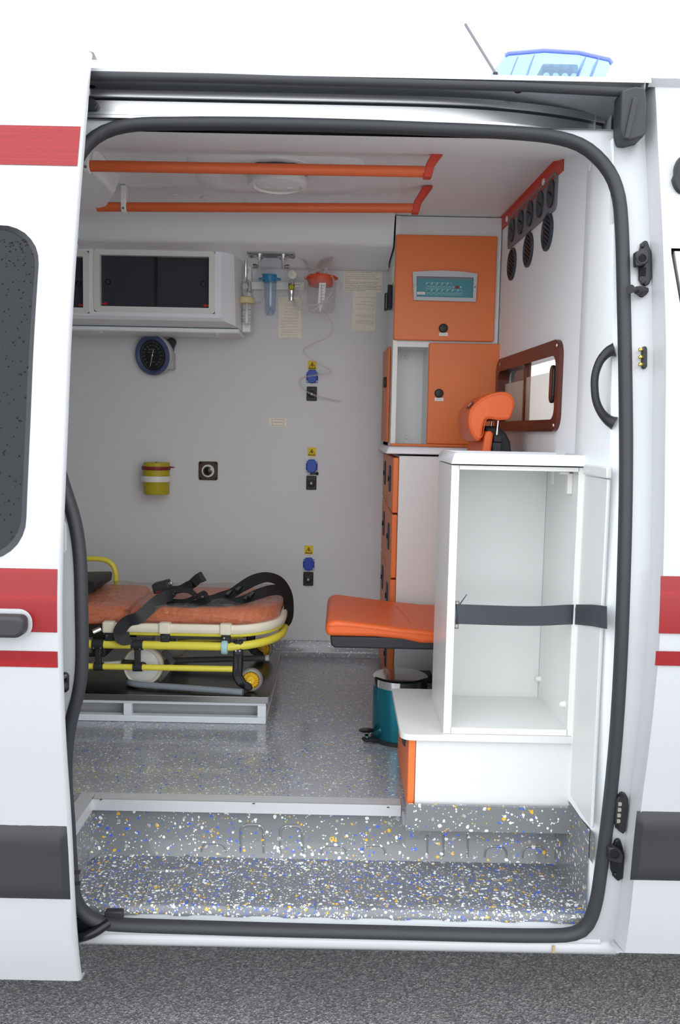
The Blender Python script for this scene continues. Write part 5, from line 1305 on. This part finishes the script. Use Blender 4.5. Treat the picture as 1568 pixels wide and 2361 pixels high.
# cushion: rounded slab, a little waterfall at the rear edge
sec = [(A(754, 1440, y0).x, zb + .0), (A(750, 1440, y0).x, zb + .022), (A(754, 1440, y0).x, zb + .046), (A(775, 1440, y0).x, zb + .052), (.20, zb + .030), (.30, zb + .022), (.52, zb + .02), (.52, zb - .018), (.26, zb - .018), (.20, zb - .006), (.12, zb)]
cu = MB().prism(sec, 'xz', y0, y1)
for v_ in cu.v:
    if v_.y > y0 + .1: v_.z += .004
cuo = cu.build('seat_cushion', 'orange_vinyl', t, bevel=.014, seg=4)
a, b = A(935, 1398, 2.9), A(948, 1434, 2.75); zz_ = zb + .028
MB().tube([(.205, 2.99, zz_ + .004), (.225, 2.86, zz_ + .001), (.235, 2.74, zz_)], .003, 8).build('cushion_seam', 'orange_vinyl', cuo, smooth=True)
MB().tube(spl([(sec[2][0] + .004, y0 - .001, sec[2][1] - .012), (.05, y0 - .001, zb + .034), (.20, y0 - .001, zb + .018), (.32, y0 - .001, zb + .010)], 6), .0014, 6).build('cushion_seam', 'orange_vinyl', cuo, smooth=True)
sb = [(A(761, 1470, y0).x, zb), (.50, zb), (.50, A(800, 1496, y0).z), (A(772, 1496, y0).x, A(800, 1496, y0).z), (A(763, 1490, y0).x, A(800, 1490, y0).z)]
MB().prism(sb, 'xz', y0 + .006, y1 - .01).build('seat_shell', 'seat_black', t, bevel=.006)
MB().box(.37, .53, 2.76, 2.98, FZ + .001, sb[2][1]).build('pedestal', 'seat_black', t, bevel=.01)
# backrest
yb0, yb1 = 2.72, 3.02
bx = XZ(1098, 1035, yb0)
bpr = [XZ(1132, 998, yb0), XZ(1122, 993, yb0), XZ(1118, 1000, yb0)]
cb = [(A(1112, 1035, yb0).x, zb + .05), (A(1112, 1040, yb0).x, A(1112, 1040, yb0).z), (A(1118, 1003, yb0).x, A(1118, 1003, yb0).z), (A(1124, 994, yb0).x, A(1124, 993, yb0).z), (A(1135, 994, yb0).x, A(1135, 994, yb0).z), (A(1138, 1002, yb0).x, A(1138, 1002, yb0).z), (A(1133, 1040, yb0).x, A(1133, 1040, yb0).z), (A(1133, 1040, yb0).x, zb + .05)]
MB().prism(cb, 'xz', yb0, yb1 + .03).build('back_cushion', 'orange_vinyl', t, bevel=.008, seg=3)
bs_ = [(A(1120, 985, 2.78).x, zb + .02), (A(1120, 985, 2.78).x, A(1120, 982, 2.78).z), (A(1150, 982, 2.78).x, A(1150, 982, 2.78).z), (A(1168, 1000, 2.78).x, A(1168, 1000, 2.78).z), (A(1178, 1020, 2.78).x, A(1178, 1020, 2.78).z), (A(1180, 1040, 2.78).x, A(1180, 1045, 2.78).z), (A(1180, 1040, 2.78).x, zb + .02)]
MB().prism(bs_, 'xz', 2.78, 3.0).build('back_shell', 'seat_black', t, bevel=.01, seg=3)
X0, X1, Z0, Z1 = R(1138, 1003, 1158, 1020, yb0 + .02); MB().box(X0, X1, yb0 + .02, yb0 + .07, Z0, Z1).build('headrest_guide', 'black_plastic', t, bevel=.003)
X0, X1, Z0, Z1 = R(1135, 1020, 1156, 1042, yb0 + .02); MB().box(X0, X1, yb0 + .022, yb0 + .07, Z0, Z1).build('guide_cover', 'trim_black', t, bevel=.003)
for px, yy in ((1147, 2.75), (1135, 2.93)):
    q1, q2 = A(1149, 970, 2.75), A(1145, 1004, 2.75)
    MB().tube([(q1.x + (0 if yy < 2.8 else .01), yy, q1.z), (q2.x + (0 if yy < 2.8 else .01), yy, q2.z)], .0042, 10).build('headrest_post', 'chrome', t, smooth=True)
hpx = [(1084, 945), (1080, 968), (1082, 988), (1088, 1004), (1097, 1016), (1106, 1017), (1111, 1008), (1114, 990), (1117, 975), (1122, 967), (1132, 966), (1150, 969), (1172, 968), (1179, 962), (1186, 942), (1188, 928), (1183, 914), (1172, 905), (1156, 903), (1138, 906), (1118, 914), (1100, 926)]
yh0, yh1 = 2.72, 2.98
hr = MB().prism([(p.x, p.z) for p in spl([A(x, y, yh0) for x, y in hpx], 3, True)], 'xz', yh0, yh1).build('headrest', 'orange_vinyl', t, bevel=.012, seg=4)
MB().tube([p + Vector((0, -.0005, 0)) for p in spl([A(1134 + (x - 1134) * .9, 955 + (y - 955) * .88, yh0) for x, y in hpx], 3, True)], .0012, 6, closed=True).build('stitching', 'orange_tube', hr, smooth=True)
la, lb_ = A(1082, 943, yh0 + .05), A(1096, 930, yh0 + .05)
nrm = Vector((-.7, 0, .7))
e0, e1 = A(1085, 942, yh0), A(1099, 927, yh0)
q = [Vector((p.x, y_, p.z)) + nrm * .004 for p, y_ in ((e0, yh0 + .03), (e1, yh0 + .03), (e1, yh0 + .085), (e0, yh0 + .085))]
lbm = MB().add(q, [(0, 1, 2, 3)]).build('seat_label', 'label_red', hr, solid=.001)
c = sum(q, Vector()) / 4 + nrm * .001; u_ = (q[1] - q[0]).normalized(); w_ = (q[3] - q[0]).normalized()
lm = MB().obox(c - u_ * .005, c + u_ * .008, .003, .0006, nrm).obox(c - u_ * .005 - w_ * .008, c - u_ * .005 + w_ * .008, .003, .0006, nrm); lm.build('label_mark', 'white_plastic', hr)

# =================================================================== PEDAL BIN
c = Vector((.212, 2.825, FZ))
rb = .090
t = thing('pedal_bin', 'teal metallic pedal bin with shiny steel lid beside the bench', 'bin', (c.x, c.y, FZ + .001))
MB().lathe([(rb + .004, .001), (rb + .004, .012), (rb, .014)], c, n=40).build('base_ring', 'black_plastic', t, smooth=40)
zl = A(920, 1585, 2.74).z - FZ
MB().lathe([(rb - .001, .012), (rb, .016), (rb, zl - .012)], c, n=40).build('bin_body', 'teal_bin', t, smooth=40)
MB().lathe([(rb + .001, zl - .012), (rb + .002, zl + .014), (rb - .002, zl + .017), (rb - .01, zl + .018), (.001, zl + .0185)], c, n=40).build('lid', 'chrome', t, smooth=40)
MB().box(c.x + .06, c.x + .11, c.y + .03, c.y + .09, zl + FZ - .02, zl + FZ + .01).build('hinge', 'black_plastic', t, bevel=.004)
pd = MB().obox((c.x - .075, c.y - .05, FZ + .012), (c.x - .12, c.y - .07, FZ + .016), .03, .01).build('pedal_arm', 'black_plastic', t, bevel=.003)
q = AZ(845, 1684, FZ + .035); MB().ball((q.x, q.y, q.z), .026, 14, (1, 1, .2)).build('pedal_plate', 'black_gloss', pd, smooth=True)
MB().lathe([(.026, -.002), (.027, -.001), (.026, .0)], q, n=24, caps=False).build('pedal_rim', 'chrome', pd, smooth=True)
MB().tube([q, (c.x - .11, c.y - .06, FZ + .016)], .006, 8).build('pedal_stem', 'chrome', pd, smooth=True)

# =================================================================== STRETCHER PLATFORM
YP0, YP1 = 2.925, 3.55
PZ = .7795
xp = A(617, 1640, YP0).x
t = thing('stretcher_platform', 'white steel floor frame with stainless deck under the stretcher', 'platform', (-1.0, 3.2, FZ + .001))
dk = MB().box(-2.15, xp, YP0, YP1, PZ - .006, PZ - .002)
dk.build('deck', 'steel_dark', t)
MB().box(-2.15, xp + .002, YP0 - .004, YP0, PZ - .022, PZ).build('deck_edge', 'steel', t, bevel=.001)
MB().box(xp, xp + .004, YP0, YP1, PZ - .03, PZ).build('deck_edge', 'steel', t, bevel=.001)
MB().box(-2.1, xp - .04, YP0 + .07, YP0 + .073, FZ + .001, PZ - .008).build('infill_panel', 'panel_grey', t)
z0 = FZ + .001
for nm, b in (('rail', (-2.12, xp - .006, YP0 + .004, YP0 + .034, z0, z0 + .022)), ('rail', (-2.12, xp - .006, YP0 + .004, YP0 + .034, PZ - .034, PZ - .022)), ('post', (xp - .036, xp - .006, YP0 + .004, YP0 + .034, z0 + .022, PZ - .034)),
              ('rail', (-2.12, xp - .01, YP1 - .04, YP1 - .01, z0, z0 + .022)), ('post', (xp - .036, xp - .006, YP1 - .04, YP1 - .01, z0 + .022, PZ - .034))):
    MB().box(*b).build('frame_' + nm, 'white_frame', t, bevel=.002)
xm_ = A(293, 1640, YP0).x
for xx in (xm_, xm_ - .5, xm_ - 1.0): MB().box(xx - .014, xx + .014, YP0 + .004, YP0 + .034, z0 + .022, PZ - .034).build('frame_post', 'white_frame', t, bevel=.002)
MB().box(xp - .036, xp - .006, YP0 + .034, YP1 - .04, z0, z0 + .02).build('frame_rail', 'white_frame', t, bevel=.002)
MB().add([(A(520, 1626, YP0 + .2).x, YP0 + .2, PZ - .03), (xp - .03, YP0 + .2, PZ - .03), (xp - .03, YP0 + .2, z0 + .01)], [(0, 1, 2)]).build('gusset_plate', 'white_frame', t, solid=.003)

# =================================================================== STRETCHER
YN, YFr = 2.975, 3.46
YM_ = (YN + YFr) / 2
t = thing('stretcher', 'yellow framed ambulance stretcher with orange mattress in plastic wrap', 'stretcher', (-.9, YM_, PZ))
def zx(px, py, Y): p = A(px, py, Y); return p.z
def upath(Y0, Y1, xe, z, r, x0=-1.9, dz=0, n=10):
    """U-shaped path: along the near side, round the foot end, back along the far side"""
    pts = [Vector((x0, Y0, z)), Vector((xe - r - .2, Y0, z)), Vector((xe - r, Y0, z))]
    for k in range(1, n): a = math.pi / 2 * k / n; pts.append(Vector((xe - r + r * math.sin(a), Y0 + r - r * math.cos(a), z + dz * k / n)))
    pts.append(Vector((xe, Y0 + r, z + dz))); pts.append(Vector((xe, Y1 - r, z + dz)))
    for k in range(1, n): a = math.pi / 2 * k / n; pts.append(Vector((xe - r + r * math.cos(a), Y1 - r + r * math.sin(a), z + dz * (1 - k / n))))
    pts += [Vector((xe - r, Y1, z)), Vector((x0, Y1, z))]
    return pts
zcr = zx(420, 1449, YN)
xe = A(651, 1440, YN + .16).x
rail_top = upath(YN, YFr, xe, zcr, .15, dz=.012)
x_l = A(240, 1450, YN).x
nr = [p for p in rail_top if p.x >= x_l or 1]
nr[0] = Vector((x_l, YN, zcr)); nr[-1] = Vector((x_l, YFr, zcr))
cr = MB().sweep(nr, [(-.006, -.014), (.010, -.014), (.014, -.006), (.014, .008), (.008, .016), (-.006, .016)]).build('side_guard', 'cream', t, smooth=40, label='cream plastic guard rail around mattress')
for px in (252, 381, 521):
    for Y in (YN, YFr):
        x = A(px, 1449, YN).x; s = -1 if Y == YN else 1
        k = MB().box(x - .021, x + .021, Y - .020, Y + .014, zcr - .018, zcr + .022).build('guard_block', 'cream', cr, bevel=.007, seg=3)
        MB().box(x - .015, x + .017, Y - .012, Y + .012, zcr - .058, zcr - .017).build('guard_clamp', 'black_plastic', t, bevel=.005)
        MB().lathe([(.003, 0), (.003, .002)], (x - .004, Y - .012, zcr - .028), (0, -1, 0), 8).build('bolt', 'chrome', t)
yl = [p + Vector((0, .006, -.020)) for p in nr]
MB().tube(yl, .009, 10).build('guard_tube', 'yellow', t, smooth=True)
zu = zx(420, 1488, YN)
up_ = upath(YN - .005, YFr + .005, xe + .004, zu, .17, dz=.022)
MB().tube(up_, .0148, 14).build('upper_tube', 'yellow', t, smooth=True)
zlw = zx(400, 1539, YN)
for Y in (YN - .005, YFr + .005):
    MB().tube([(-1.9, Y, zlw), (A(537, 1545, YN).x, Y, zlw)], .0108, 12).build('lower_tube', 'yellow', t, smooth=True)
    for px in (228, 318):
        x = A(px, 1510, YN).x
        MB().tube([(x - .020, Y, zu), (x + .020, Y, zu)], .0185, 14).build('tube_clamp', 'black_plastic', t, smooth=40)
        MB().tube([(x - .015, Y, zlw), (x + .017, Y, zlw)], .0150, 14).build('tube_clamp', 'black_plastic', t, smooth=40)
        MB().box(x - .010, x + .010, Y - .010, Y + .010, zlw, zu).build('clamp_bar', 'black_plastic', t, bevel=.003)
        MB().lathe([(.003, 0), (.003, .002)], (x + .012, Y - .017, zu - .010), (0, -1, 0), 8).build('bolt', 'chrome', t)
        MB().lathe([(.003, 0), (.003, .002)], (x - .012, Y - .017, zu - .010), (0, -1, 0), 8).build('bolt', 'chrome', t)
# teal ring
x = A(519, 1492, YN).x; MB().lathe([(.0165, -.012), (.0245, -.010), (.026, 0), (.0245, .010), (.0165, .012)], (x, YN - .005, zu - .002), (1, 0, 0), 24).build('teal_collar', 'teal_ring', t, smooth=40)
# caster legs with yellow wheels
def caster(Y):
    f = [(538, 1478), (560, 1478), (560, 1535), (558, 1556), (566, 1572), (580, 1580), (582, 1590), (574, 1594), (562, 1590), (548, 1582), (540, 1570), (535, 1555), (537, 1530)]
    o = YN - .012
    pr_ = [(A(x, y, o).x, A(x, y, o).z) for x, y in f]
    lg = MB().prism(pr_, 'xz', Y - .024, Y - .008).build('caster_leg', 'black_gloss', t, bevel=.004)
    ins = [(542, 1484), (556, 1484), (556, 1508), (542, 1508)], [(542, 1512), (547, 1520), (547, 1540), (541, 1550)], [(556, 1512), (551, 1520), (551, 1540), (555, 1550)], [(541, 1560), (552, 1557), (560, 1572), (550, 1578)]
    for q in ins:
        MB().add([(A(x, y, o).x, Y - .0255, A(x, y, o).z) for x, y in q], [(0, 1, 2, 3)]).build('leg_web', 'trim_black', lg, solid=.002)
    for x, y in ((544, 1500), (553, 1500)):
        MB().lathe([(.003, 0), (.003, .002)], (A(x, y, o).x, Y - .026, A(x, y, o).z), (0, -1, 0), 8).build('bolt', 'chrome', lg)
    c = A(577.5, 1583, o); c = Vector((c.x, Y, PZ + .0425))
    wl = MB().lathe([(.030, -.011), (.036, -.012), (.0415, -.008), (.0425, 0), (.0415, .008), (.036, .012), (.030, .011)], c, (0, 1, 0), 32, False).build('wheel_tyre', 'tyre_clear', t, smooth=50, label='clear rubber tyre')
    hb = MB().lathe([(.031, -.010), (.031, .010), (.027, .010), (.027, -.010)], c, (0, 1, 0), 32, False)
    hb.lathe([(.013, -.012), (.013, .012), (.001, .012)], c, (0, 1, 0), 20)
    hb.lathe([(.027, -.003), (.013, -.003)], c, (0, 1, 0), 32, False)
    for k in range(16):
        a_ = 2 * math.pi * k / 16; d = lambda r, w: c + Vector((r * math.cos(a_ + w), -.006, r * math.sin(a_ + w)))
        hb.obox(d(.012, 0), d(.028, .35), .0022, .010, (0, 1, 0))
    for k in range(14):
        a_ = 2 * math.pi * k / 14; d = c + Vector((.033 * math.cos(a_), -.009, .033 * math.sin(a_))); tg = Vector((-math.sin(a_), 0, math.cos(a_)))
        hb.obox(d - tg * .005, d + tg * .005, .004, .004, (0, 1, 0))
    hb.build('wheel_hub', 'yellow_hub', t, smooth=30)
    MB().lathe([(.004, 0), (.003, .003)], (A(577, 1588, o).x, Y - .026, c.z), (0, -1, 0), 12).build('axle_bolt', 'chrome', t, smooth=True)
caster(YN + .012); caster(YFr - .03)
# big white wheels, grey undercarriage
for Y, px, py in ((YN + .06, 331, 1528), (YFr - .04, 395, 1510)):
    c = A(px, py, Y); c.z = PZ + .073
    if Y > 3.2: c.x = A(331, 1528, YN + .06).x + .03
    MB().lathe([(.060, -.014), (.068, -.016), (.0715, -.010), (.0715, .010), (.068, .016), (.060, .014)], c, (0, 1, 0), 40, False).build('wheel_tyre', 'cream', t, smooth=40)
    MB().lathe([(.062, -.008), (.045, -.012), (.016, -.013), (.016, .013), (.045, .012), (.062, .008)], c, (0, 1, 0), 40, False).build('wheel_disc', 'white_plastic', t, smooth=40)
    MB().lathe([(.011, -.018), (.011, .018)], c, (0, 1, 0), 16).build('wheel_hub', 'vent_grey', t)
a, b = A(300, 1575, 3.05), A(560, 1597, 3.05)
MB().tube(spl([AZ(310, 1560, PZ + .013), AZ(297, 1570, PZ + .013), AZ(318, 1578, PZ + .013), AZ(430, 1586, PZ + .013), AZ(560, 1596, PZ + .013)], 6), .0115, 12).build('undercarriage_tube', 'grey_tube', t, smooth=True)
MB().tube([A(395, 1523, 3.28), A(612, 1517, 3.28)], .0115, 12).build('undercarriage_tube', 'dark_grey', t, smooth=True)
MB().tube([A(612, 1517, 3.28), A(620, 1517, 3.28)], .0125, 12).build('tube_cap', 'white_plastic', t, smooth=30)
MB().obox(A(378, 1500, 3.1), A(400, 1530, 3.1), .02, .012, (0, 1, 0)).obox(A(400, 1530, 3.1), A(365, 1570, 3.08), .02, .012, (0, 1, 0)).build('leg_bracket', 'dark_grey', t, bevel=.002)
MB().obox(A(410, 1480, 3.2), A(560, 1463, 3.2), .04, .02).build('cross_brace', 'yellow', t, bevel=.004)
MB().obox(A(210, 1532, 3.0), A(300, 1526, 3.02), .02, .012).build('link_arm', 'white_plastic', t, bevel=.003)
MB().obox(A(281, 1526, 3.0), A(312, 1528, 3.0), .02, .014).build('link_end', 'black_plastic', t, bevel=.002)
MB().box(-1.85, A(240, 1480, 3.0).x, YN + .04, YFr - .04, zlw + .02, zlw + .06).build('under_frame', 'black_plastic', t, bevel=.006)
MB().box(A(400, 1450, 3.1).x, A(520, 1450, 3.1).x, YN + .05, YFr - .05, zcr - .05, zcr - .035).build('under_plate', 'dark_grey', t)
for (a, b, r_) in (((180, 1478), (212, 1478), .015), ((195, 1497), (212, 1497), .013)):
    MB().tube([A(a[0], a[1], YN - .002), A(b[0], b[1], YN - .002)], r_, 14).build('clear_bush', 'clear_plastic', t, smooth=40)
MB().tube([A(214, 1458, YN - .012), A(232, 1450, YN)], .010, 12).build('pivot_bush', 'chrome', t, smooth=40)
# mattress sections
zm0, zm1 = zcr + .004, zx(400, 1402, YN + .02)
xe2 = A(646, 1420, YN + .15).x
def mattr(x0, x1, rl, rr, y0_, y1_, z0_, z1_, name='mattress_pad'):
    o = rrect(x0, x1, y0_, y1_, (rl, rr, rr, rl), 8)
    mb = MB(); lv = [(.018, z0_), (.004, z0_ + .008), (0, z0_ + .025), (.002, z1_ - .022), (.012, z1_ - .006), (.03, z1_), (.06, z1_ + .002)]
    cx, cy = (x0 + x1) / 2, (y0_ + y1_) / 2; hx, hy = (x1 - x0) / 2, (y1_ - y0_) / 2
    rows = [[((x - cx) * (1 - i / hx) + cx, (y - cy) * (1 - i / hy) + cy, z) for x, y in o] for i, z in lv]
    mb.strip(rows, True); n_ = len(o)
    mb.f.append(tuple(range(n_))); mb.f.append(tuple(range(len(mb.v) - n_, len(mb.v))))
    return mb
xg = A(289, 1420, YN).x
mattr(xg + .004, xe2, .03, .13, YN + .018, YFr - .018, zm0, zm1).build('mattress_pad', 'orange_mat', t, smooth=50, label='orange foot section of the mattress')
mattr(-1.85, xg - .006, .03, .03, YN + .018, YFr - .018, zm0 - .004, zm1 + .002).build('mattress_pad', 'orange_mat', t, smooth=50, label='orange head section of the mattress')
# polythene wrap, loose
wrp = mattr(-1.8, xe2 + .012, .05, .14, YN + .010, YFr - .008, zm0 - .002, zm1 + .008)
rw = random.Random(11)
ww = MB()
n_ = 40
xs2 = [-1.8 + (xe2 + .006 + 1.8) * (i / 160) for i in range(161)]
rows = []
for i, x in enumerate(xs2):
    e = max(0, (x - (xe2 - .12)) / .126); ins = .12 * (1 - math.sqrt(max(0, 1 - min(1, e) ** 2)))
    ya, yb = YN + .012 + ins, YFr - .010 - ins
    r_ = []
    for k in range(49):
        s = k / 48
        if s < .42:
            u = s / .42; fold = .0045 * math.sin(x * 26 + u * 5.5 + 1.4 * math.sin(x * 7)) * math.sin(x * 11 - u * 3) + .003 * math.sin(u * 14 + x * 19)
            y = ya - abs(fold) * math.sin(u * 3.1); z = zm0 + .006 + (zm1 - zm0 + .004) * u
        elif s < .92: u = (s - .42) / .5; y = ya + (yb - ya) * u; z = zm1 + .010 + .010 * math.sin(u * 3.14) * (.6 + .4 * math.sin(x * 13)) + .005 * math.sin(x * 37 + u * 9) * math.sin(x * 9 + 2)
        else: y = yb; z = zm1 + .008 - (zm1 - zm0) * (s - .92) / .08
        r_.append((x, y + rw.uniform(-.0006, .0006), z + rw.uniform(-.0008, .0008)))
    rows.append(r_)
ww.strip(rows)
ww.build('plastic_wrap', 'polythene', t, smooth=180, label='loose clear plastic wrap over the mattress')
# head end: yellow grab loop and black bag
hpth = [A(150, 1288, YFr), A(205, 1288, YFr), A(238, 1290, YFr), A(257, 1300, YFr), A(266, 1318, YFr), A(268, 1345, YFr), A(268, 1372, YFr)]
MB().tube(spl(hpth, 6), .0105, 12).build('grab_loop', 'yellow', t, smooth=True)
bg = MB().prism([(p.x, p.z) for p in (A(140, 1352, 3.2), A(150, 1336, 3.2), A(228, 1335, 3.2), A(231, 1340, 3.2), A(228, 1356, 3.2), A(212, 1364, 3.2), A(198, 1372, 3.2), A(140, 1380, 3.2))], 'xz', 3.14, 3.38)
tag(bg.build('folded_harness', 'webbing', bevel=.008), 'black folded harness bag lying on the mattress head section', 'bag')
# belts
def belt(pts, wd, w, name='belt_webbing'):
    P3 = [A(x, y, Y) for x, y, Y in pts]; n0 = 7
    ps = spl(P3, n0)
    if isinstance(wd, list): ws = spl([Vector(v) for v in wd], n0)
    else: ws = [Vector(wd)] * len(ps)
    return MB().ribbon(ps, ws, w, .0022)
bt_ = thing('safety_belts', 'black safety belts with buckle tangled on the mattress', 'belt', A(470, 1390, 3.1))
W = .045
belt([(470, 1383, 3.08), (500, 1378, 3.09), (530, 1370, 3.12), (560, 1352, 3.15), (590, 1336, 3.19), (618, 1331, 3.22), (645, 1341, 3.24), (662, 1368, 3.24), (666, 1400, 3.22), (664, 1425, 3.20), (654, 1440, 3.18), (640, 1446, 3.17)],
     [(0, 1, .3), (0, 1, .4), (.1, 1, .6), (0, 1, .7), (.1, 1, .7), (.3, 1, .5), (.6, 1, .3), (.8, .9, 0), (.8, .9, -.1), (.7, .9, -.2), (.5, 1, 0), (0, 1, 0)], W * 1.1).build('belt_webbing', 'webbing', bt_, smooth=60)
belt([(430, 1390, 3.04), (480, 1391, 3.04), (520, 1390, 3.05), (560, 1383, 3.07), (595, 1370, 3.10), (625, 1361, 3.14), (650, 1362, 3.18), (665, 1378, 3.20)],
     [(0, 1, .2), (0, 1, .2), (0, 1, .3), (0, 1, .5), (0, 1, .7), (.1, 1, .6), (.4, 1, .4), (.7, .8, .2)], W).build('belt_webbing', 'webbing', bt_, smooth=60)
belt([(400, 1372, 3.02), (380, 1376, 3.0), (352, 1396, 2.985), (330, 1416, 2.965), (316, 1426, 2.955), (296, 1432, 2.95), (281, 1446, 2.945), (276, 1462, 2.945), (284, 1473, 2.945), (300, 1471, 2.95)],
     [(.3, .5, -.7), (.5, .3, -.7), (.7, .2, -.65), (.7, .1, -.7), (.5, .3, -.8), (.5, .4, -.7), (.85, .3, -.4), (.95, .2, .1), (.6, .3, .7), (.1, .3, .9)], .044).build('belt_webbing', 'webbing', bt_, smooth=60)
belt([(392, 1358, 3.1), (420, 1358, 3.12), (440, 1349, 3.16), (455, 1336, 3.2), (470, 1328, 3.22)], [(.2, 1, .3), (.2, 1, .4), (.5, 1, .3), (.8, .6, .1), (.9, .5, .0)], .040).build('belt_webbing', 'webbing', bt_, smooth=60)
belt([(395, 1372, 3.06), (415, 1362, 3.06), (436, 1362, 3.06), (452, 1374, 3.06), (466, 1384, 3.06), (478, 1380, 3.06), (470, 1368, 3.06), (452, 1376, 3.055), (428, 1386, 3.05), (400, 1388, 3.05)], (0, 1, .35), .034).build('belt_webbing', 'webbing', bt_, smooth=60)
belt([(385, 1388, 3.03), (420, 1391, 3.03), (450, 1392, 3.03), (475, 1385, 3.04)], (0, 1, .5), .04).build('belt_webbing', 'webbing', bt_, smooth=60)
for px, py, Y in ((527, 1371, 3.11), (550, 1361, 3.13), (568, 1381, 3.07), (578, 1375, 3.075)):
    c = A(px, py, Y); MB().obox(c + Vector((-.004, -.024, .002)), c + Vector((.006, .022, .010)), .016, .007).build('belt_slider', 'black_gloss', bt_, bevel=.002)
c = A(377, 1354, 3.06)
bk = MB().obox(c + Vector((-.034, 0, -.006)), c + Vector((.024, 0, .012)), .05, .036).build('buckle', 'black_plastic', bt_, bevel=.005)
c2 = A(391, 1346, 3.05); MB().obox(c2 + Vector((-.006, 0, 0)), c2 + Vector((.010, 0, .003)), .024, .012).build('buckle_tongue', 'chrome', bk, bevel=.002)
c3 = A(366, 1366, 3.03); MB().obox(c3 + Vector((-.012, 0, 0)), c3 + Vector((.012, 0, .003)), .01, .008).build('release_button', 'maroon', bk, bevel=.002)
c4 = A(385, 1372, 3.03); MB().obox(c4 + Vector((-.03, 0, -.004)), c4 + Vector((.03, 0, .004)), .03, .02).build('buckle', 'black_gloss', bt_, bevel=.004)
